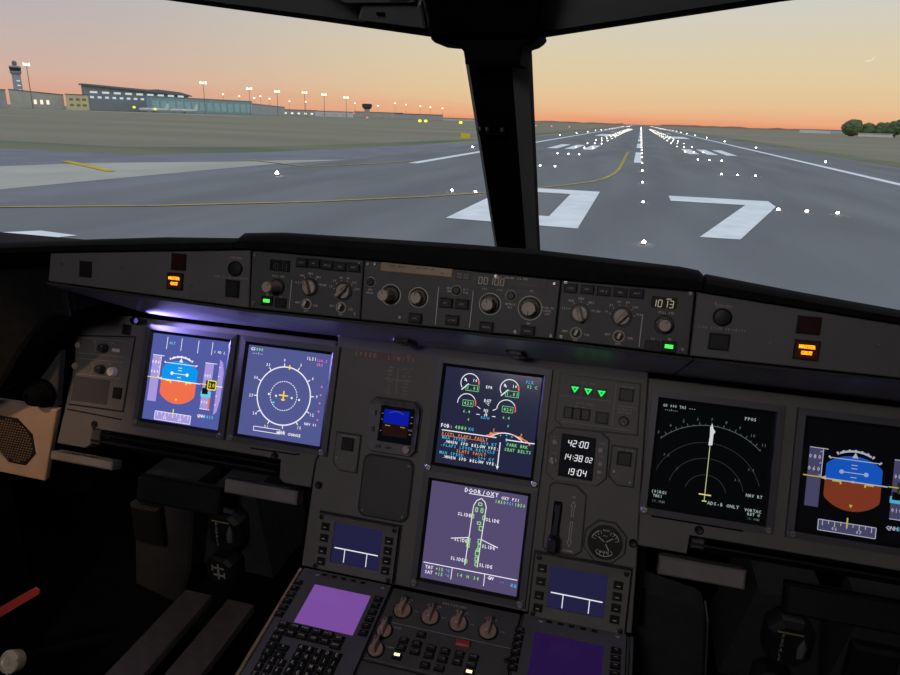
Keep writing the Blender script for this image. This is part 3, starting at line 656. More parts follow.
datalink(-.268, -.1255, -.2855, -.1945, -.2385, -.152, -.2712, -.2045, 'small blue-black screen with side keys beside the left keyboard unit')
datalink(.1018, .2470, -.2900, -.1945, .127, .2150, -.2735, -.2095, 'small blue-black screen with side keys below the gear lever')

# lighting and loudspeaker panel at the far left
t = thing('lighting_panel', 'grey knob panel at the far left end of the instrument panel', 'control panel', FM.pt(-.75, -.02, 0))
m = MB(); m.use(BLACK).prism(FM, [(-.812, .053), (-.682, .064), (-.685, -.0795), (-.808, -.0815)], FM_S+.0001, FM_S+.0008); m.use(PANEL).prism(FM, [(-.8095, .0505), (-.684, .0615), (-.687, -.077), (-.806, -.079)], FM_S+.0004, FM_S+.003, .0008); m.build('face_plate', None, t)
n = FM_S+.003
m = MB(); m.use(FCUM).prism(FM, [(-.803, -.025), (-.722, -.024), (-.722, -.07), (-.803, -.072)], n-.001, n+.001, .0005); m.build('blank_plate', None, t)
for v in (.034, -.006):
    round_knob(t, FM, -.743, v+.0005, n, .0085, .014, mat=KNOBD, ptr=45)
    m = MB(); m.use(KNOB).lathe(FM, -.8005, v, [(.006, n), (.006, n+.006), (.004, n+.008)], 16); m.build('latch_screw', None, t)
    m = MB(); m.arc(FM, -.775, v, .012, -70, 70, .001, n+.0005, 12).line(FM, [(-.80, v+.015), (-.70, v+.0185)], .0008, n+.0005).line(FM, [(-.80, v-.0145), (-.70, v-.0115)], .0008, n+.0005).text(FM, 'OFF', -.765, v+.011, .003, n+.0005).text(FM, 'BRT', -.728, v+.012, .003, n+.0005); m.build('lettering', INKD, t)
round_knob(t, FM, -.7156, -.0068, n, .0088, .012, mat=paint('pale_knob_plastic', 'c9c2bc', .5), name='pale_knob')
m = MB(); m.use(INK).cbox(FM, -.7185, .0335, .0135, .006, n, n+.004, .001); m.use(paint('pale_knob_plastic', 'c9c2bc', .5)).cbox(FM, -.709, .0335, .004, .006, n, n+.004); m.build('rocker_switch', None, t)
button(t, FM, -.7024, -.0455, .016, .0185, n, BLACK)
t = thing('push_switch', 'single black square switch above the far left knob panel', 'switch', FM.pt(-.703, .074, 0))
button(t, FM, -.703, .0745, .0155, .0165, FM_S+.0008, BLACK, name='switch_cap'); m = MB(); m.use(PANEL).cbox(FM, -.703, .0745, .021, .0225, FM_S+.0001, FM_S+.001); m.build('surround', None, t)

# ================================================================== GLARESHIELD
def interp(tab, x):
    if x <= tab[0][0]: return tab[0][1]
    for (a, b), (c, d) in zip(tab, tab[1:]):
        if x <= c: return b+(d-b)*(x-a)/(c-a)
    return tab[-1][1]
TOP = [(-1.95, -.09), (-.746, .027), (-.564, .046), (-.337, .068), (-.3369, .0660), (-.3262, .0718), (-.2654, .0768), (-.0194, .0801), (.0831, .0800), (.2499, .0735), (.2765, .0702), (.28, .0672), (.3827, .0556), (.4856, .0452), (1.95, -.11)]
FTOP = [(-1.95, -.13), (-.6491, .0188), (-.3172, .0490), (-.148, .0489), (.1127, .0455), (.269, .0455), (.488, .0287), (1.1, -.018), (1.95, -.13)]
BOT = [(-1.95, -.14), (-1.3, -.08), (-.6556, -.024), (-.3158, -.0317), (-.148, -.031), (.1119, -.0285), (.2711, -.0308), (.4963, -.030), (1.1, -.031), (1.95, -.14)]
def hood(x0, x1, N, label):
    t = thing('glareshield_cover', label, 'glareshield', FG.pt((x0+x1)/2, .05, 0))
    xs = sorted(set([x0+(x1-x0)*i/N for i in range(N+1)]+[a for T_ in (TOP, FTOP, BOT) for a, b in T_ if x0 < a < x1])); N = len(xs)-1; P = []; K = 7
    for i, x in enumerate(xs):
        tp, fb = interp(TOP, x), interp(FTOP, x)
        e = .004 if i in (0, N) else 0.
        P += [FG.pt(x, fb+.0010, -.006), FG.pt(x, fb+.002, .012), FG.pt(x, (fb+tp)/2, .016-e), FG.pt(x, tp-.006-e, .012-e), FG.pt(x, tp-e, .0), Vector((x, .33, .165)), Vector((x, .33, .157))]
    F = []
    for i in range(N):
        for k in range(K):
            j = (k+1) % K; F.append((i*K+k, i*K+j, (i+1)*K+j, (i+1)*K+k))
    F += [tuple(range(K)), tuple(range(N*K, N*K+K))]
    m = MB(); m.add(P, F); m.build('hood', HOOD, t, smooth=True)
    # matt black backing added behind the panel faces to block light leaks
    bx = [x for x in xs if -.66 <= x <= 1.1]; P = []
    for x in bx:
        b, fb = interp(BOT, x), interp(FTOP, x)
        P += [FG.pt(x, b-.002, -.021), FG.pt(x, fb+.006, -.021), FG.pt(x, fb+.006, -.025), FG.pt(x, b-.002, -.025)]
    n_ = len(bx)-1; F = [(0, 1, 2, 3), tuple(range(4*n_, 4*n_+4))]
    for i in range(n_):
        for k in range(4): j = (k+1) % 4; F.append((4*i+k, 4*i+j, 4*i+4+j, 4*i+4+k))
    m = MB(); m.add(P, F); m.build('backing', MATTE, t)
    # lower lip and soffit under the panels
    P = []; K = 6; xs = [x for x in xs if -.66 <= x <= 1.1]; N = len(xs)-1
    for x in xs:
        b = interp(BOT, x)
        P += [FG.pt(x, b-.0015, .001), FG.pt(x, b-.002, .0035), FG.pt(x, b-.005, .0030), FG.pt(x, b-.006, -.002), FM.pt(x, .108, -.002), FM.pt(x, .135, -.002)]
    F = []; L = []
    m = MB()
    for i in range(N):
        for k in range(K):
            j = (k+1) % K
            m.use(SOFF if k == 3 else LIP); m.add([P[i*K+k], P[i*K+j], P[(i+1)*K+j], P[(i+1)*K+k]], [(0, 1, 2, 3)])
    m.build('soffit', None, t)
    return t
hL = hood(-1.93, -.3375, 14, 'black glareshield cover piece left of the notch above the chronometer button')
hC = hood(-.3365, .2765, 14, 'long black glareshield cover piece over the centre control panels')
hR = hood(.2785, 1.93, 14, 'black glareshield cover piece right of the notch, over the right warning lights')
# latches in the soffit
def soff(x, k, d):
    b = interp(BOT, x); p = FG.pt(x, b-.006, -.002); q = FM.pt(x, .108, -.002); n_ = Vector((0, -(p.z-q.z), -(q.y-p.y))).normalized()
    return p+(q-p)*k+n_*d
FS = Fr((0, -.17, .235), (1, 0, 0), (0, 0, 1), (0, -1, 0))
for u, nm in ((-.134, 'left'), (.044, 'right')):
    t = thing('soffit_latch', 'small black latch under the glareshield edge above the '+('placard' if u < 0 else 'engine display'), 'latch', FG.pt(u, -.06, 0))
    g = Fr(soff(u, .70, 0), (1, 0, 0), (soff(u, .2, 0)-soff(u, .8, 0)).normalized(), (soff(u, .5, .01)-soff(u, .5, 0)).normalized())
    m = MB(); m.prism(g, rrect(-.014, .014, -.026, .026, .005), .0005, .006, .001); m.build('latch_plate', BLACK, t); m = MB(); m.cbox(g, 0, -.001, .010, .008, .005, .0085, .001); m.build('latch_tab', KNOBD, t)

def face(pts, mat, root, d=.018):
    m = MB(); m.prism(FG, pts, -d, 0, .0012); return m.build('face_plate', mat, root)
# --- left & right warning panels
def warn_panel(sgn, pts, label, items):
    t = thing('warning_light_panel', label, 'warning panel', FG.pt(pts[0][0], 0, 0))
    face(pts, WARNP, t)
    for it in items:
        k = it[0]
        if k == 'sq': button(t, FG, it[1], it[2], it[3], it[4], 0, it[5])
        elif k == 'round':
            m = MB(); m.use(BLACK).lathe(FG, it[1], it[2], [(.0105, -.001), (.0105, .004), (.009, .005), (.0085, .003), (.003, .0035)], 24); m.build('chronometer_button', None, t)
        elif k == 'caution':
            u, v, w_, h = it[1:5]
            m = MB(); m.use(BLACK).frame(FG, [(u-w_/2-.002, v-h/2-.002), (u+w_/2+.002, v-h/2-.002), (u+w_/2+.002, v+h/2+.002), (u-w_/2-.002, v+h/2+.002)], [(u-w_/2, v-h/2), (u+w_/2, v-h/2), (u+w_/2, v+h/2), (u-w_/2, v+h/2)], -.001, .004)
            m.use(glow('2a0c04')).cbox(FG, u, v, w_, h, -.001, .004); c = m.build('caution_light', None, t, 'lit amber master caution light')
            m = MB(); m.use(glow('ffa01c', 2.2)); m.text(FG, 'MASTER', u, v+h*.21, h*.22, .0045, k=.5); m.text(FG, 'CAUT', u, v-h*.17, h*.22, .0045, k=.5)
            m.use(glow('ff8a10', 1.1)).quad(FG, u-w_*.34, u+w_*.34, v+h*.09, v+h*.33, .0042).quad(FG, u-w_*.26, u+w_*.26, v-h*.29, v-h*.05, .0042); m.build('legend', None, c)
        elif k == 'dot': screw(t, FG, it[1], it[2], 0, .0022)
        elif k == 'text':
            m = MB(); m.text(FG, it[3], it[1], it[2], it[4], .0006, k=.68); m.build('lettering', INKD, t)
WR = paint('dark_red_lens', '2c1012', .3)
warn_panel(-1, [(-.652, .0185), (-.3165, .0488), (-.3150, -.0315), (-.6556, -.0240)], 'grey glareshield panel with the amber caution light left of the centre controls',
    [('sq', -.5874, -.0005, .018, .021, BLACK), ('sq', -.4289, .0233, .021, .021, WR), ('caution', -.4329, -.0045, .021, .020), ('round', -.3375, .0213), ('sq', -.341, -.0067, .019, .022, BLACK),
     ('dot', -.632, .004), ('dot', -.526, .006), ('dot', -.408, -.008), ('text', -.338, .0365, 'CHRONO', .0034), ('text', -.345, .0085, 'SIDE STICK PRIORITY', .003)])
warn_panel(1, [(.2725, .0452), (.488, .0287), (1.1, -.018), (1.1, -.031), (.4963, -.0300), (.2735, -.0308)], 'grey glareshield panel with the amber caution light near the right picture edge',
    [('sq', .3035, -.0105, .021, .0175, BLACK), ('sq', .3967, .0188, .0225, .018, WR), ('caution', .3976, -.0095, .0225, .0185), ('round', .3034, .0188),
     ('dot', .358, -.006), ('dot', .47, .004), ('dot', .295, .034), ('text', .3040, .0318, 'CHRONO', .0032), ('text', .3045, .0050, 'SIDE STICK PRIORITY', .0029)])
def green_key(t, u, v, lit=True):
    m = MB(); m.use(BLACK).cbox(FG, u, v, .017, .013, -.001, .003, .0005)
    if lit: m.use(glow('3ff04a', 1.7)).cbox(FG, u, v, .0095, .0045, .003, .0034)
    m.build('lit_key' if lit else 'push_button', None, t, 'green lit bar' if lit else None)
# --- EFIS control panels
def efis(P, x0, x1, label, win, keys, baro, k1, k2, t1, t2, gk, dk, sep, qtxt):
    t = thing('display_control_panel', label, 'control panel', FG.pt((x0+x1)/2, 0, 0))
    face(P, FCUM, t)
    u0, u1, v0, v1 = win
    m = MB(); m.use(screen('16140f' if qtxt[1] else '08080a')).box(FG, u0, u1, v0, v1, -.001, .0012); w = m.build('pressure_window', None, t)
    m = MB(); m.use(glow('9a8e7e' if qtxt[1] else '22201e')).seg7(FG, qtxt[0], (u0+u1)/2, (v0+v1)/2-.0015, .0080, .0016, .06).text(FG, 'QNH', (u0+u1)/2+.005, v1-.0022, .0022, .0016); m.build('digits', None, w)
    for i, (a, b) in enumerate(keys): button(t, FG, a, b, .0155, .0105, 0, KEYM, [('CSTR', 'WPT', 'VOR.D', 'NDB', 'ARPT')[i]], 'filter_button', proud=.005)
    round_knob(t, FG, *baro, 0, .0080, .030 if not qtxt[1] else .018, .0115)
    bar_knob(t, FG, *k1, 0, .0098, 110, .016, skirt=.0125); bar_knob(t, FG, *k2, 0, .0098, 50, .016, skirt=.0125)
    for a, b in (t1, t2):
        m = MB(); m.use(INKD).lathe(FG, a, b, [(.0075, -.001), (.0075, .0012), (.006, .0012)], 20); m.use(BLACK).lathe(FG, a, b, [(.0058, 0), (.0058, .002)], 18); m.use(INK).prism(FG.at(a, b, 0, R_(70)), [(-.0025, -.0015), (.005, -.0018), (.005, .0018), (-.0025, .0015)], .002, .009, .0006); m.build('toggle_switch', None, t)
    green_key(t, *gk); green_key(t, *dk, lit=False)
    m = MB(); n = .0006
    m.line(FG, sep, .0009, n); ticks(m, FG, *k1, n, .0135, .0155, 20, 160, 5); ticks(m, FG, *k2, n, .0135, .0155, 10, 170, 6)
    for (cx, cy), L in ((k1, ('ILS', 'VOR', 'NAV', 'ARC', 'PLAN')), (k2, ('10', '20', '40', '80', '160', '320'))):
        for i, s_ in enumerate(L):
            a = R_(165-150*i/(len(L)-1)); m.text(FG, s_, cx+.0200*math.cos(a), cy+.0185*math.sin(a), .0027, n)
    for (a, b) in (t1, t2): m.text(FG, 'ADF', a-.0135, b+.001, .0027, n).text(FG, 'VOR', a+.0135, b-.001, .0027, n).text(FG, 'OFF', a, b-.0095, .0025, n)
    m.text(FG, 'PULL STD', baro[0]+.001, baro[1]+.0145, .0026, n).text(FG, 'FD', gk[0], gk[1]+.0085, .0025, n).text(FG, 'LS', dk[0], dk[1]+.0085, .0025, n); m.build('lettering', INK, t)
    for a, b in ((x0+.005, .043), (x1-.006, -.024), (x0+.006, -.024), (x1-.005, .043)): screw(t, FG, a, b, 0, .0024)
efis([(-.3135, .0485), (-.1490, .0487), (-.1485, -.0308), (-.3130, -.0315)], -.3135, -.149, 'charcoal control panel with a green lit key and dark pressure window at its left',
     (-.2848, -.2546, .0235, .0390), [(-.2365, .0381), (-.2176, .0385), (-.1984, .0377), (-.1798, .0374), (-.1602, .038)], (-.2725, .0021), (-.2236, .0060), (-.1737, .0050), (-.2269, -.0174), (-.176, -.0172), (-.2863, -.0185), (-.2656, -.0197), [(-.2509, .0133), (-.2525, -.0265)], ('1013', False))
efis([(.1137, .0452), (.2700, .0452), (.2712, -.0305), (.1130, -.0285)], .1137, .270, 'charcoal control panel with the pressure window reading 1013 and a green lit key',
     (.2222, .2515, .0227, .0362), [(.1253, .0366), (.1458, .0369), (.165, .0366), (.185, .0369), (.2043, .0374)], (.2399, .0030), (.1398, .0065), (.1901, .0075), (.1375, -.0180), (.1889, -.0165), (.2482, -.0222), (.229, -.0235), [(.2140, .0130), (.2140, -.0270)], ('1013', True))
# --- autopilot panel
t = thing('autopilot_panel', 'charcoal centre panel with a bronze display strip and four round knobs', 'control panel', FG.pt(-.02, 0, 0))
face([(-.1475, .0487), (.1122, .0453), (.1115, -.0285), (-.1470, -.0308)], FCUM, t)
m = MB(); m.use(paint('bronze_window', '8a7560', .35, vary=.15, scale=40)).prism(FG, [(-.1235, .0482), (-.0255, .0475), (-.0260, .0365), (-.1235, .0365)], -.001, .002, .0006); w = m.build('display_strip', None, t, 'bronze tinted display strip')
m = MB(); m.use(KNOBD).text(FG, 'SPD  MACH', -.100, .0445, .0026, .0024).text(FG, 'HDG TRK LAT', -.062, .0445, .0026, .0024).text(FG, 'HDG V/S', -.034, .0405, .0024, .0024); m.build('lettering', None, w)
m = MB(); m.use(BLACK).box(FG, -.0225, -.0015, .0345, .0465, -.001, .0012).box(FG, .008, .096, .0305, .0440, -.001, .0012); w = m.build('altitude_window', None, t)
m = MB(); m.use(glow('655a4c')).seg7(FG, '00100', .027, .0360, .0085, .0016, .05); m.use(glow('4c4540')).seg7(FG, '-----', .074, .0355, .006, .0016, .05); m.use(INK).text(FG, 'ALT  LVL/CH  V/S FPA', .052, .0425, .0022, .0016); m.use(INKD).text(FG, 'HDG V/S', -.012, .0415, .0024, .0016).text(FG, 'TRK FPA', -.012, .0375, .0024, .0016); m.build('digits', None, w)
round_knob(t, FG, -.1073, .0065, 0, .0080, .032, .0120, ptr=100); round_knob(t, FG, -.0689, .0065, 0, .0085, .015, .0115, ptr=100)
round_knob(t, FG, .0265, .0072, 0, .0085, .022, .0120, ptr=100)
round_knob(t, FG, .0777, .0070, 0, .0098, .016, .0128, ptr=-90)
for a, b in ((-.1358, .0209), (-.0183, .0205), (.0525, .0205)): ring_button(t, FG, a, b, 0, .0070)
for a, b, s_ in ((-.0701, -.0206, 'LOC'), (-.0304, .0034, 'AP1'), (-.0091, .0037, 'AP2'), (-.0203, -.0181, 'A/THR'), (.0249, -.0221, 'EXPED'), (.078, -.0216, 'APPR')): button(t, FG, a, b, .0165, .0115, 0, KEYM, [s_], 'mode_button', proud=.006)
m = MB(); n = .0006
m.line(FG, [(-.0428, .023), (-.043, -.0265)], .0009, n).line(FG, [(.0035, .022), (.0025, -.0255)], .0009, n)
m.arc(FG, -.1073, .0065, .0138, 0, 360, .0008, n, 40).arc(FG, -.0689, .0065, .0130, 0, 360, .0008, n, 40).arc(FG, .0265, .0072, .0138, 0, 360, .0008, n, 40); m.arc(FG, .0777, .007, .0150, 0, 360, .0008, n, 40)
m.text(FG, 'SPD', -.1365, .0105, .0025, n).text(FG, 'MACH', -.1365, .0065, .0025, n).text(FG, 'HDG', -.0285, .0225, .0026, n).text(FG, 'TRK', -.0285, .0185, .0026, n).text(FG, 'V/S', -.0065, .0225, .0026, n).text(FG, 'FPA', -.0065, .0185, .0026, n).text(FG, '100', .0175, .026, .0026, n).text(FG, '1000', .037, .026, .0026, n)
m.text(FG, 'METRIC', .0525, .0095, .0024, n).text(FG, 'ALT', .0525, .0055, .0024, n).text(FG, 'UP', .0777, .0285, .0026, n).text(FG, 'DN', .0777, -.0125, .0026, n).text(FG, 'PUSH TO', .1, .0095, .0024, n).text(FG, 'LEVEL', .1, .0055, .0024, n).text(FG, 'OFF', .1, .0015, .0024, n); m.build('lettering', INK, t)
for a, b in ((-.142, .044), (.105, .040), (.031, .043), (-.092, -.0215), (.062, -.0245), (.107, -.0245), (-.132, .045)): screw(t, FG, a, b, 0, .0025)

# purple-ish spot lamp, added to brighten the soffit under the left glareshield
LP, LT = FM.pt(-.672, .093, .012), Vector((-.30, -.072, .118))
t = thing('soffit_fill_lamp', 'tiny black lamp added to light the soffit, beside the black switch at the top left of the panel', 'lamp', FM.pt(-.672, .093, 0))
q = (LT-LP).normalized(); ex = q.cross(Vector((0, 0, 1))).normalized(); g = Fr(LP, ex, q.cross(ex), q)
m = MB(); m.box(FM, -.682, -.662, .088, .098, FM_S+.0002, .004, .001); m.build('bracket', BLACK, t)
m = MB(); m.use(MATTE).lathe(g, 0, 0, [(.005, -.014), (.007, -.010), (.007, -.001), (.0055, -.001), (.0055, -.004)], 16); m.build('barrel', None, t)
m = MB(); m.use(glow('7a70d0', .5)).lathe(g, 0, 0, [(.005, -.0035), (.0045, -.003)], 14); m.build('lens', None, t)
l = bpy.data.lights.new('soffit_fill_light', 'SPOT'); l.energy = 24.; l.color = (.36, .30, 1.); l.spot_size = R_(62); l.spot_blend = 1.; l.shadow_soft_size = .004
o = bpy.data.objects.new('soffit_fill_light', l); COL.objects.link(o); o.location = LP+q*.002; o.rotation_euler = q.to_track_quat('-Z', 'Y').to_euler()

# ================================================================== LEFT SIDE
t = thing('side_shroud', 'black moulded shroud at the left end of the glareshield', 'shroud', (-.85, -.10, .05))
m = MB(); m.prism(FW.at(0, 0, .10), [(-1.94, .07), (-1.2, .155), (-.76, .205), (-.672, .208), (-.672, .145), (-.735, .125), (-.80, .060), (-.862, -.02), (-.925, -.055), (-1.94, -.055)], -.05, .02, .006); m.build('shroud_body', HOOD, t)
m = MB(); m.prism(FW.at(0, 0, .122), [(-.715, .150), (-.674, .140), (-.673, .205), (-.679, .206), (-.684, .152)], 0, .006, .001); m.build('bracket', BLACK, t)
t = thing('speaker_panel', 'tan plate with an octagonal perforated loudspeaker at the left picture edge', 'loudspeaker', (-.87, -.05, -.15))
g = FW.at(0, 0, .05)
m = MB(); m.prism(g, [(-1.10, -.078), (-.813, -.0785), (-.872, -.2405), (-1.10, -.2385)], -.012, 0, .002); m.build('plate', PLATE, t)
oc = [(-.930+.052*math.cos(R_(22.5+45*i)), -.160+.052*math.sin(R_(22.5+45*i))) for i in range(8)]
m = MB(); m.use(BLACK).frame(g, [(-.930+(a+.930)*1.04, -.160+(b+.160)*1.04) for a, b in oc], oc, 0, .003, .001); m.build('rim', None, t)
m = MB(); m.use(paint('black_perforated_grille', '2a2522', .5, metal=.3)).prism(g, oc, 0, .0015)
m.use(paint('grille_bead_metal', '9a8268', .45, metal=.3))
for i in range(-9, 10):
    for j in range(-9, 10):
        a, b = -.930+(i+.5*(j % 2))*.0062, -.160+j*.0056
        if math.hypot(a+.930, b+.160) < .046: m.cbox(g, a, b, .0026, .0024, .0015, .0022)
m.build('grille', None, t)
t = thing('air_outlet', 'black ball air outlet above the loudspeaker plate', 'air vent', (-.838, -.06, -.045))
m = MB(); m.lathe(FW, -.838, -.046, [(.004, .044), (.026, .046), (.027, .056), (.022, .062), (.021, .070), (.016, .080), (.008, .085), (.006, .078)], 24); m.build('ball', MATTE, t, smooth=True)
m = MB(); m.prism(FW, [(-.868, -.077), (-.820, -.077), (-.790, .04), (-.845, -.02)], .030, .044, .002); m.build('mount_plate', FCUM, t)  # continues the grey board; slanted edge shaped to the shadow line
# console wall under the speaker
t = thing('side_console', 'black side console along the left wall below the loudspeaker', 'console', (-1.15, -.3, -.6))
m = MB(); m.prism(Fr((0, 0, 0), (0, 1, 0), (0, 0, 1), (1, 0, 0)), [(-1.5, FLOORZ), (.1, FLOORZ), (.1, -.30), (-.3, -.36), (-1.5, -.36)], -1.94, -1.13, .01); m.build('console_body', MATTE, t)
for y0, z0 in ((-.20, -.40), (-.16, -.52)):
    m = MB(); m.box(Fr((0, 0, 0), (0, 1, 0), (0, 0, 1), (1, 0, 0)), y0-.1, y0+.02, z0, z0+.008, -1.13, -1.123, .001); m.build('ledge_strip', DARKG, t)
t = thing('red_strap', 'red strap across the black lower left corner', 'strap', (-.97, -.07, -.56))
g = Fr((-.985, -.06, -.545), Vector((.115, .02, .080)).normalized(), Vector((-.08, 0, .115)).normalized(), (0, -1, .0))
m = MB(); m.prism(g, [(-.16, -.011), (.058, -.009), (.064, .000), (.058, .008), (-.16, .010)], 0, .003, .001); m.build('webbing', REDP, t)
m = MB(); m.box(g, -.17, .0, -.003, .003, -.02, 0); m.build('anchor_strip', MATTE, t)
t = thing('chrome_knob', 'small polished metal knob in the bottom left corner', 'knob', (-.97, -.12, -.66))
g = Fr((-.975, -.115, -.655), (1, 0, 0), (0, .55, .835), (0, -.835, .55))
m = MB(); m.lathe(g, 0, 0, [(.022, -.02), (.024, 0), (.023, .004), (.016, .006), (.015, .003), (.008, .004), (.006, .009), (.002, .010)], 28); m.build('knob_body', CHROME, t)
for a in (20, 110, 200, 290):
    m = MB(); q = g.at(.0185*math.cos(R_(a)), .0185*math.sin(R_(a)), .004, R_(a)); m.cbox(q, 0, 0, .010, .006, 0, .004, .001); m.build('grip_lobe', CHROME, t)
m = MB(); m.lathe(g, 0, 0, [(.016, -.30), (.014, -.02)], 12); m.build('shaft', BLACK, t)

# ================================================================== BELOW THE PANEL: TABLES, PEDALS
def table(u0, u1, pads, vt, v_box, label, sgn):
    t = thing('pull_out_table', label, 'folding table', FM.pt((u0+u1)/2, -.16, 0))
    m = MB()
    m.use(MATTE).box(FM, u0+.001, u1-.001, -.150, vt, -.0315, -.028)
    m.build('slot_recess', None, t)
    m = MB()
    m.use(BLACK).box(FM, u0+.004, u1-.004, -.1415, -.1375, -.03, .002, .001).box(FM, u0+.004, u1-.004, vt-.010, vt-.007, -.03, -.001, .001); m.build('guide_rail', None, t)
    ue = u0+.012 if sgn < 0 else u0+.012
    m = MB(); m.use(DARKG).box(FM, u0+.003, u0+.022, -.146, vt-.001, -.03, .0, .002); m.build('end_stop', None, t)
    m = MB(); m.use(BLACK).box(FM, v_box[0], v_box[1], v_box[2], v_box[3], -.04, -.018, .004); m.build('table_leaf', None, t)
    for a, b, c, d in pads:
        m = MB(); q = FM
        P = [(a, c), (b, c), (b, d), (a, d)]
        m.use(SHELF).prism(FM, P, -.024, .004, .003); m.build('grip_pad', None, t, 'paler grey grip pad')
table(-.7495, -.356, [(-.828, -.690, -.188, -.172), (-.455, -.314, -.190, -.166)], -.1185, (-.645, -.475, -.240, -.190), 'black pull-out table in a slot under the two left displays', -1)
table(.3262, 1.0, [(.286, .409, -.193, -.165)], -.1305, (.47, .85, -.222, -.176), 'black pull-out table in a slot under the two right displays', 1)
def pedals(sgn, xc, label, lab2, lab3):
    t = thing('pedal_adjuster', label, 'pedal adjuster', (xc, 0, -.35))
    g = FW.at(xc, 0, 0)
    m = MB(); m.prism(g, [(-.05, -.245), (.045, -.235), (.075, -.43), (-.085, -.43)], -.20, -.03, .006); m.build('column', FOOT, t)
    m = MB(); m.prism(g, octa(-.034, .034, -.352, -.268, .018), -.03, .012, .008); m.build('crank_body', BLACK, t)
    m = MB(); m.prism(g, [(.010, -.308), (.017, -.290), (.023, -.305), (.021, -.325), (.012, -.328)], .012, .018, .003); m.build('crank_highlight', STEEL, t, 'shiny highlight shaped as a facet')  # bright highlight on the crank, built as a pale steel patch
    m = MB(); m.use(BLACK).prism(g, octa(-.040, .018, -.423, -.365, .014), -.02, .02, .006); q = MB()
    k = m.build('hub_cap', None, t)
    q.use(INKD).cbox(g, -.011, -.394, .004, .034, .02, .0206); q.cbox(g, -.011, -.386, .026, .004, .02, .0206).cbox(g, -.011, -.402, .022, .004, .02, .0206).line(g, [(-.024, -.38), (-.024, -.394)], .003, .0206).line(g, [(.002, -.394), (.002, -.408)], .003, .0206); q.build('emblem', None, k)
    m = MB(); m.use(WARMTAN).text(g, 'PULL', -.004, -.2765, .007, .0045).line(g, [(-.022, -.2845), (.016, -.2845)], .003, .0126); m.use(INKD)
    for i, c in enumerate('PEDALS'): m.text(g, c, -.012, -.291-i*.0090, .0065, .0126)
    m.build('lettering', None, t)
    # foot-rest rails on both sides of the column
    for i, (dx, w_) in enumerate(((-.10, .062), (.0, .060))):
        r = thing('foot_rest_rail', lab2 if i == 0 else lab3, 'foot rest', (xc+dx, -.2, -.5))
        g2 = Fr((xc+dx, .03, -.5), (1, 0, 0), (0, 1, .02), (0, -.02, 1))
        m = MB(); m.prism(g2, [(-w_/2, 0), (w_/2, 0), (w_/2+.01, -.9), (-w_/2-.004, -.9)], -.02, 0, .003); m.build('tread', RAIL, r)
        m = MB(); m.box(g2, -w_/2+.012, w_/2-.012, -.85, -.04, -.30, -.02); m.build('support', MATTE, r)
    p = thing('pedal_housing', 'dim grey pedal housing below the '+('left' if sgn < 0 else 'right')+' table', 'pedal housing', (xc+.17*sgn, .05, -.6))
    m = MB(); m.prism(FW.at(xc+.17*sgn, 0, -.04), [(-.06, -.26), (.075, -.25), (.045, -.46), (.01, -.56), (-.10, -.53), (-.085, -.40)], -.10, 0, .006); m.build('housing_body', FOOT, p)
    m = MB(); m.box(FW.at(xc+.17*sgn, 0, -.04), -.07, .0, -.40, -.31, 0, .02, .006); m.build('pedal_pad', BLACK, p)
pedals(-1, -.505, 'black faceted crank knob with white lettering under the left displays', 'outer worn grey foot rest rail in the left footwell', 'inner worn grey foot rest rail in the left footwell')
pedals(1, .504, 'black faceted crank knob with pale lettering at the bottom right', 'outer grey foot rest rail below the right crank knob', 'inner grey foot rest rail below the right crank knob')
# side skirt right of the pedestal
t = thing('footwell_panel', 'dark grey footwell side panel right of the pedestal', 'footwell panel', (.35, .0, -.5))
m = MB(); m.prism(FW.at(0, 0, .02), [(.270, -.248), (.358, -.264), (.369, -.270), (.374, -.282), (.386, -.392), (.371, -.46), (.371, -.78), (.285, -.78)], -.05, 0, .004); m.build('panel_body', FOOT, t)
m = MB(); m.prism(FW.at(0, 0, .02), [(.376, -.285), (.379, -.285), (.390, -.392), (.375, -.46), (.372, -.46), (.387, -.392)], -.05, .002); m.build('edge_strip', DARKG, t)

# ================================================================== PEDESTAL
t = thing('centre_pedestal', 'grey centre pedestal body with warm light painted along its left edge', 'pedestal', (-.015, -.6, -.5))
m = MB(); m.box(FP, -.287, .256, -1.0, -.001, -.03, -.006, .001); m.build('top_frame', PED, t)
m = MB(); m.box(FP, -.280, .250, -1.0, -.02, -.50+.04, -.031); m.build('plinth', MATTE, t)
m = MB(); m.box(FP, -.2935, -.2875, -1.0, -.002, -.05, -.002, .0015); m.build('edge_rail', WARMTAN, t, 'edge rail with warm light painted into its colour')  # left rail coloured as if warmly lit
m = MB(); m.box(FP, .2565, .2615, -1.0, -.002, -.05, -.002, .0015); m.build('edge_rail', PED, t)
PN = -.006
